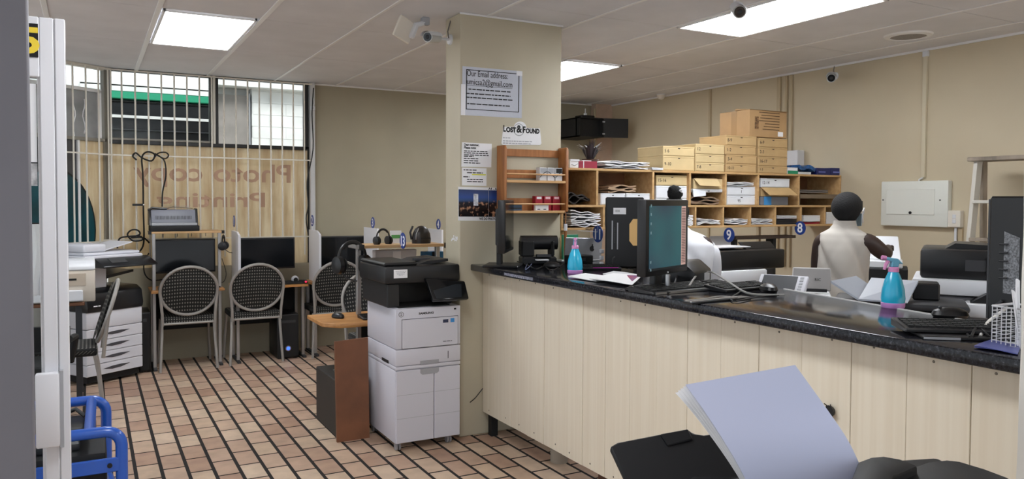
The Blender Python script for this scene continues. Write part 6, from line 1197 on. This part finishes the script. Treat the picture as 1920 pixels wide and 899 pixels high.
mb.build('hair_bun', HAIR, t, ang=80); MB().tube([bn+Vector((.02, -.04, .02)), bn+Vector((.034, -.036, .008)), bn+Vector((.03, -.042, .025))], .007, 6).build('hair_clip', PAPER, t)
# ================================================================== foreground printer with paper
fp = thing('inkjet_printer', 'black inkjet printer in the foreground with its rear tray raised', 'printer', (0, 0, 0))
def slab(px, D, th, name, mat, bev=.004, back=True):
    a = [ad(x, y, d_) for (x, y), d_ in zip(px, D)]; n = (a[1]-a[0]).cross(a[-1]-a[0]).normalized(); n = n if n.dot(FW) > 0 else -n; k = len(a); b = [p+n*th for p in a]
    return MB().add(a+b, [list(range(k)), list(range(k, 2*k))[::-1]]+[(i, (i+1) % k, k+(i+1) % k, k+i) for i in range(k)]).build(name, mat, fp, bev=bev)
FB = M('satin_black', (14, 15, 18), .5, spec=.25)
poly = [(1143, 838), (1158, 829), (1240, 813), (1290, 804), (1300, 812), (1320, 815), (1346, 811), (1440, 985), (1212, 985)]
def pdep(y): return 1.52-(y-804)*.0009
slab(poly, [pdep(y) for x, y in poly], .014, 'rear_tray', FB); slab([(1238, 814), (1290, 804.5), (1300, 824), (1252, 836)], [pdep(y)-.006 for y in (814, 804, 824, 836)], .01, 'tray_tab', FB, .002)
# body under it
o0 = ad(1420, 985, 1.42); zt_ = o0.z+.03; u_ = (ad(1490, 685, 1.46)-ad(1285, 722, 1.42)); u_.z = 0; u_.normalize(); v_ = Vector((-u_.y, u_.x, 0)); v_ = v_ if v_.dot(FW) > 0 else -v_
def Q(a, b, z): return o0*1+u_*a+v_*b+Z3*(z-o0.z)
zt_ = 1.0
def bx_(a0, a1, b0, b1, z0, z1, name, mat, bev=.012, seg=3): return MB().hexa([Q(a0, b0, z0), Q(a1, b0, z0), Q(a1, b0, z1), Q(a0, b0, z1)], [Q(a0, b1, z0), Q(a1, b1, z0), Q(a1, b1, z1), Q(a0, b1, z1)]).build(name, mat, fp, bev=bev, seg=seg)
bx_(-.12, .42, -.28, .06, .84, .99, 'body', FB)
def hump(px, D0, th, name): slab(px, [D0-(y-855)*.0012 for x, y in px], th, name, FB, .006)
def fgz(px, z, zb, name, mat=FB):
    a = [az(x, y, z) for x, y in px]; k = len(a); b = [Vector((p.x, p.y, zb)) for p in a]; return MB().add(a+b, [list(range(k)), list(range(k, 2*k))[::-1]]+[(i, (i+1) % k, k+(i+1) % k, k+i) for i in range(k)]).build(name, mat, fp, bev=.006, seg=2)
fgz([(1608, 866), (1632, 857), (1655, 855), (1690, 861), (1722, 873), (1676, 892), (1640, 990), (1560, 990)], 1.045, .97, 'feeder_hump'); fgz([(1680, 893), (1712, 876), (1740, 866), (1772, 862), (1800, 865), (1850, 880), (1890, 895), (1960, 940), (1960, 1010), (1650, 1010)], 1.03, .97, 'output_cover')
tbp = [Q(-.2, -.4, 0), Q(.55, -.4, 0), Q(.55, .15, 0), Q(-.2, .15, 0)]; st_ = thing('printer_stand', 'low dark stand under the foreground printer', 'stand', (0, 0, 0)); MB().hexa([p*1+Z3*(.81-p.z) for p in tbp], [p*1+Z3*(.84-p.z) for p in tbp]).build('top', M('dark_walnut'), st_)
for p in tbp: c_ = Q(.175, -.125, 0); e_ = p+(c_-p)*.08; MB().box(e_.x-.02, e_.x+.02, e_.y-.02, e_.y+.02, 0, .81).build('leg', BLACKM, st_)
# curled paper stack
ps = thing('paper_stack', 'curled stack of white sheets standing in the foreground printer', 'paper', ad(1400, 905, 1.34))
L_ = [(1285, 722, 1.44), (1325, 778, 1.415), (1372, 852, 1.385), (1408, 920, 1.365), (1440, 990, 1.35)]; R_ = [(1491, 685, 1.46), (1545, 760, 1.435), (1592, 830, 1.40), (1625, 905, 1.375), (1655, 990, 1.36)]
Lp = [ad(*p) for p in L_]; Rp = [ad(*p) for p in R_]; o_ = ps.location.copy(); nrm = ((Rp[2]-Lp[2]).cross(Lp[3]-Lp[1])).normalized(); nrm = nrm if nrm.dot(FW) > 0 else -nrm
def crv(P, v):
    i = min(int(v*4), 3); f_ = v*4-i; p0, p1, p2, p3 = P[max(i-1, 0)], P[i], P[i+1], P[min(i+2, 4)]; return .5*((2*p1)+(p2-p0)*f_+(2*p0-5*p1+4*p2-p3)*f_*f_+(3*p1-p0-3*p2+p3)*f_**3)
SHT = M('shade_tinted_sheet', (200, 206, 232), .6)  # bluish tint puts the front sheet's shade into its colour
for k in range(5):
    off = nrm*(.0022*k); sl = (Lp[0]-Rp[0]).normalized()*(.0035*k)
    def fn(u, v, off=off, sl=sl, k=k): p = crv(Lp, v)*(1-u)+crv(Rp, v)*u; return p+off*(1+1.6*(1-v)**2)+sl*(1-v)-Z3*.002*k*(1-v)-o_
    MB().grid(fn, 10, 20, th=-.0006).build('sheet', SHT if k == 0 else PAPER, ps, ang=80)
q = ax(1556, 772, XB-.012); t = thing('wall_clip', 'small black spiky clip on the counter boards beside the paper', 'clip', q); MB().lathe([(.018, -.006), (.014, .008)], (0, 0, 0), 12, 'x', 1, 1.2).build('base', BLACK, t)
for k in range(6): MB().cyl((0, .012*math.cos(k), .016*math.sin(k)), (-.012, .026*math.cos(k), .03*math.sin(k)), .003, .0015, n=6).build('prong', BLACK, t)
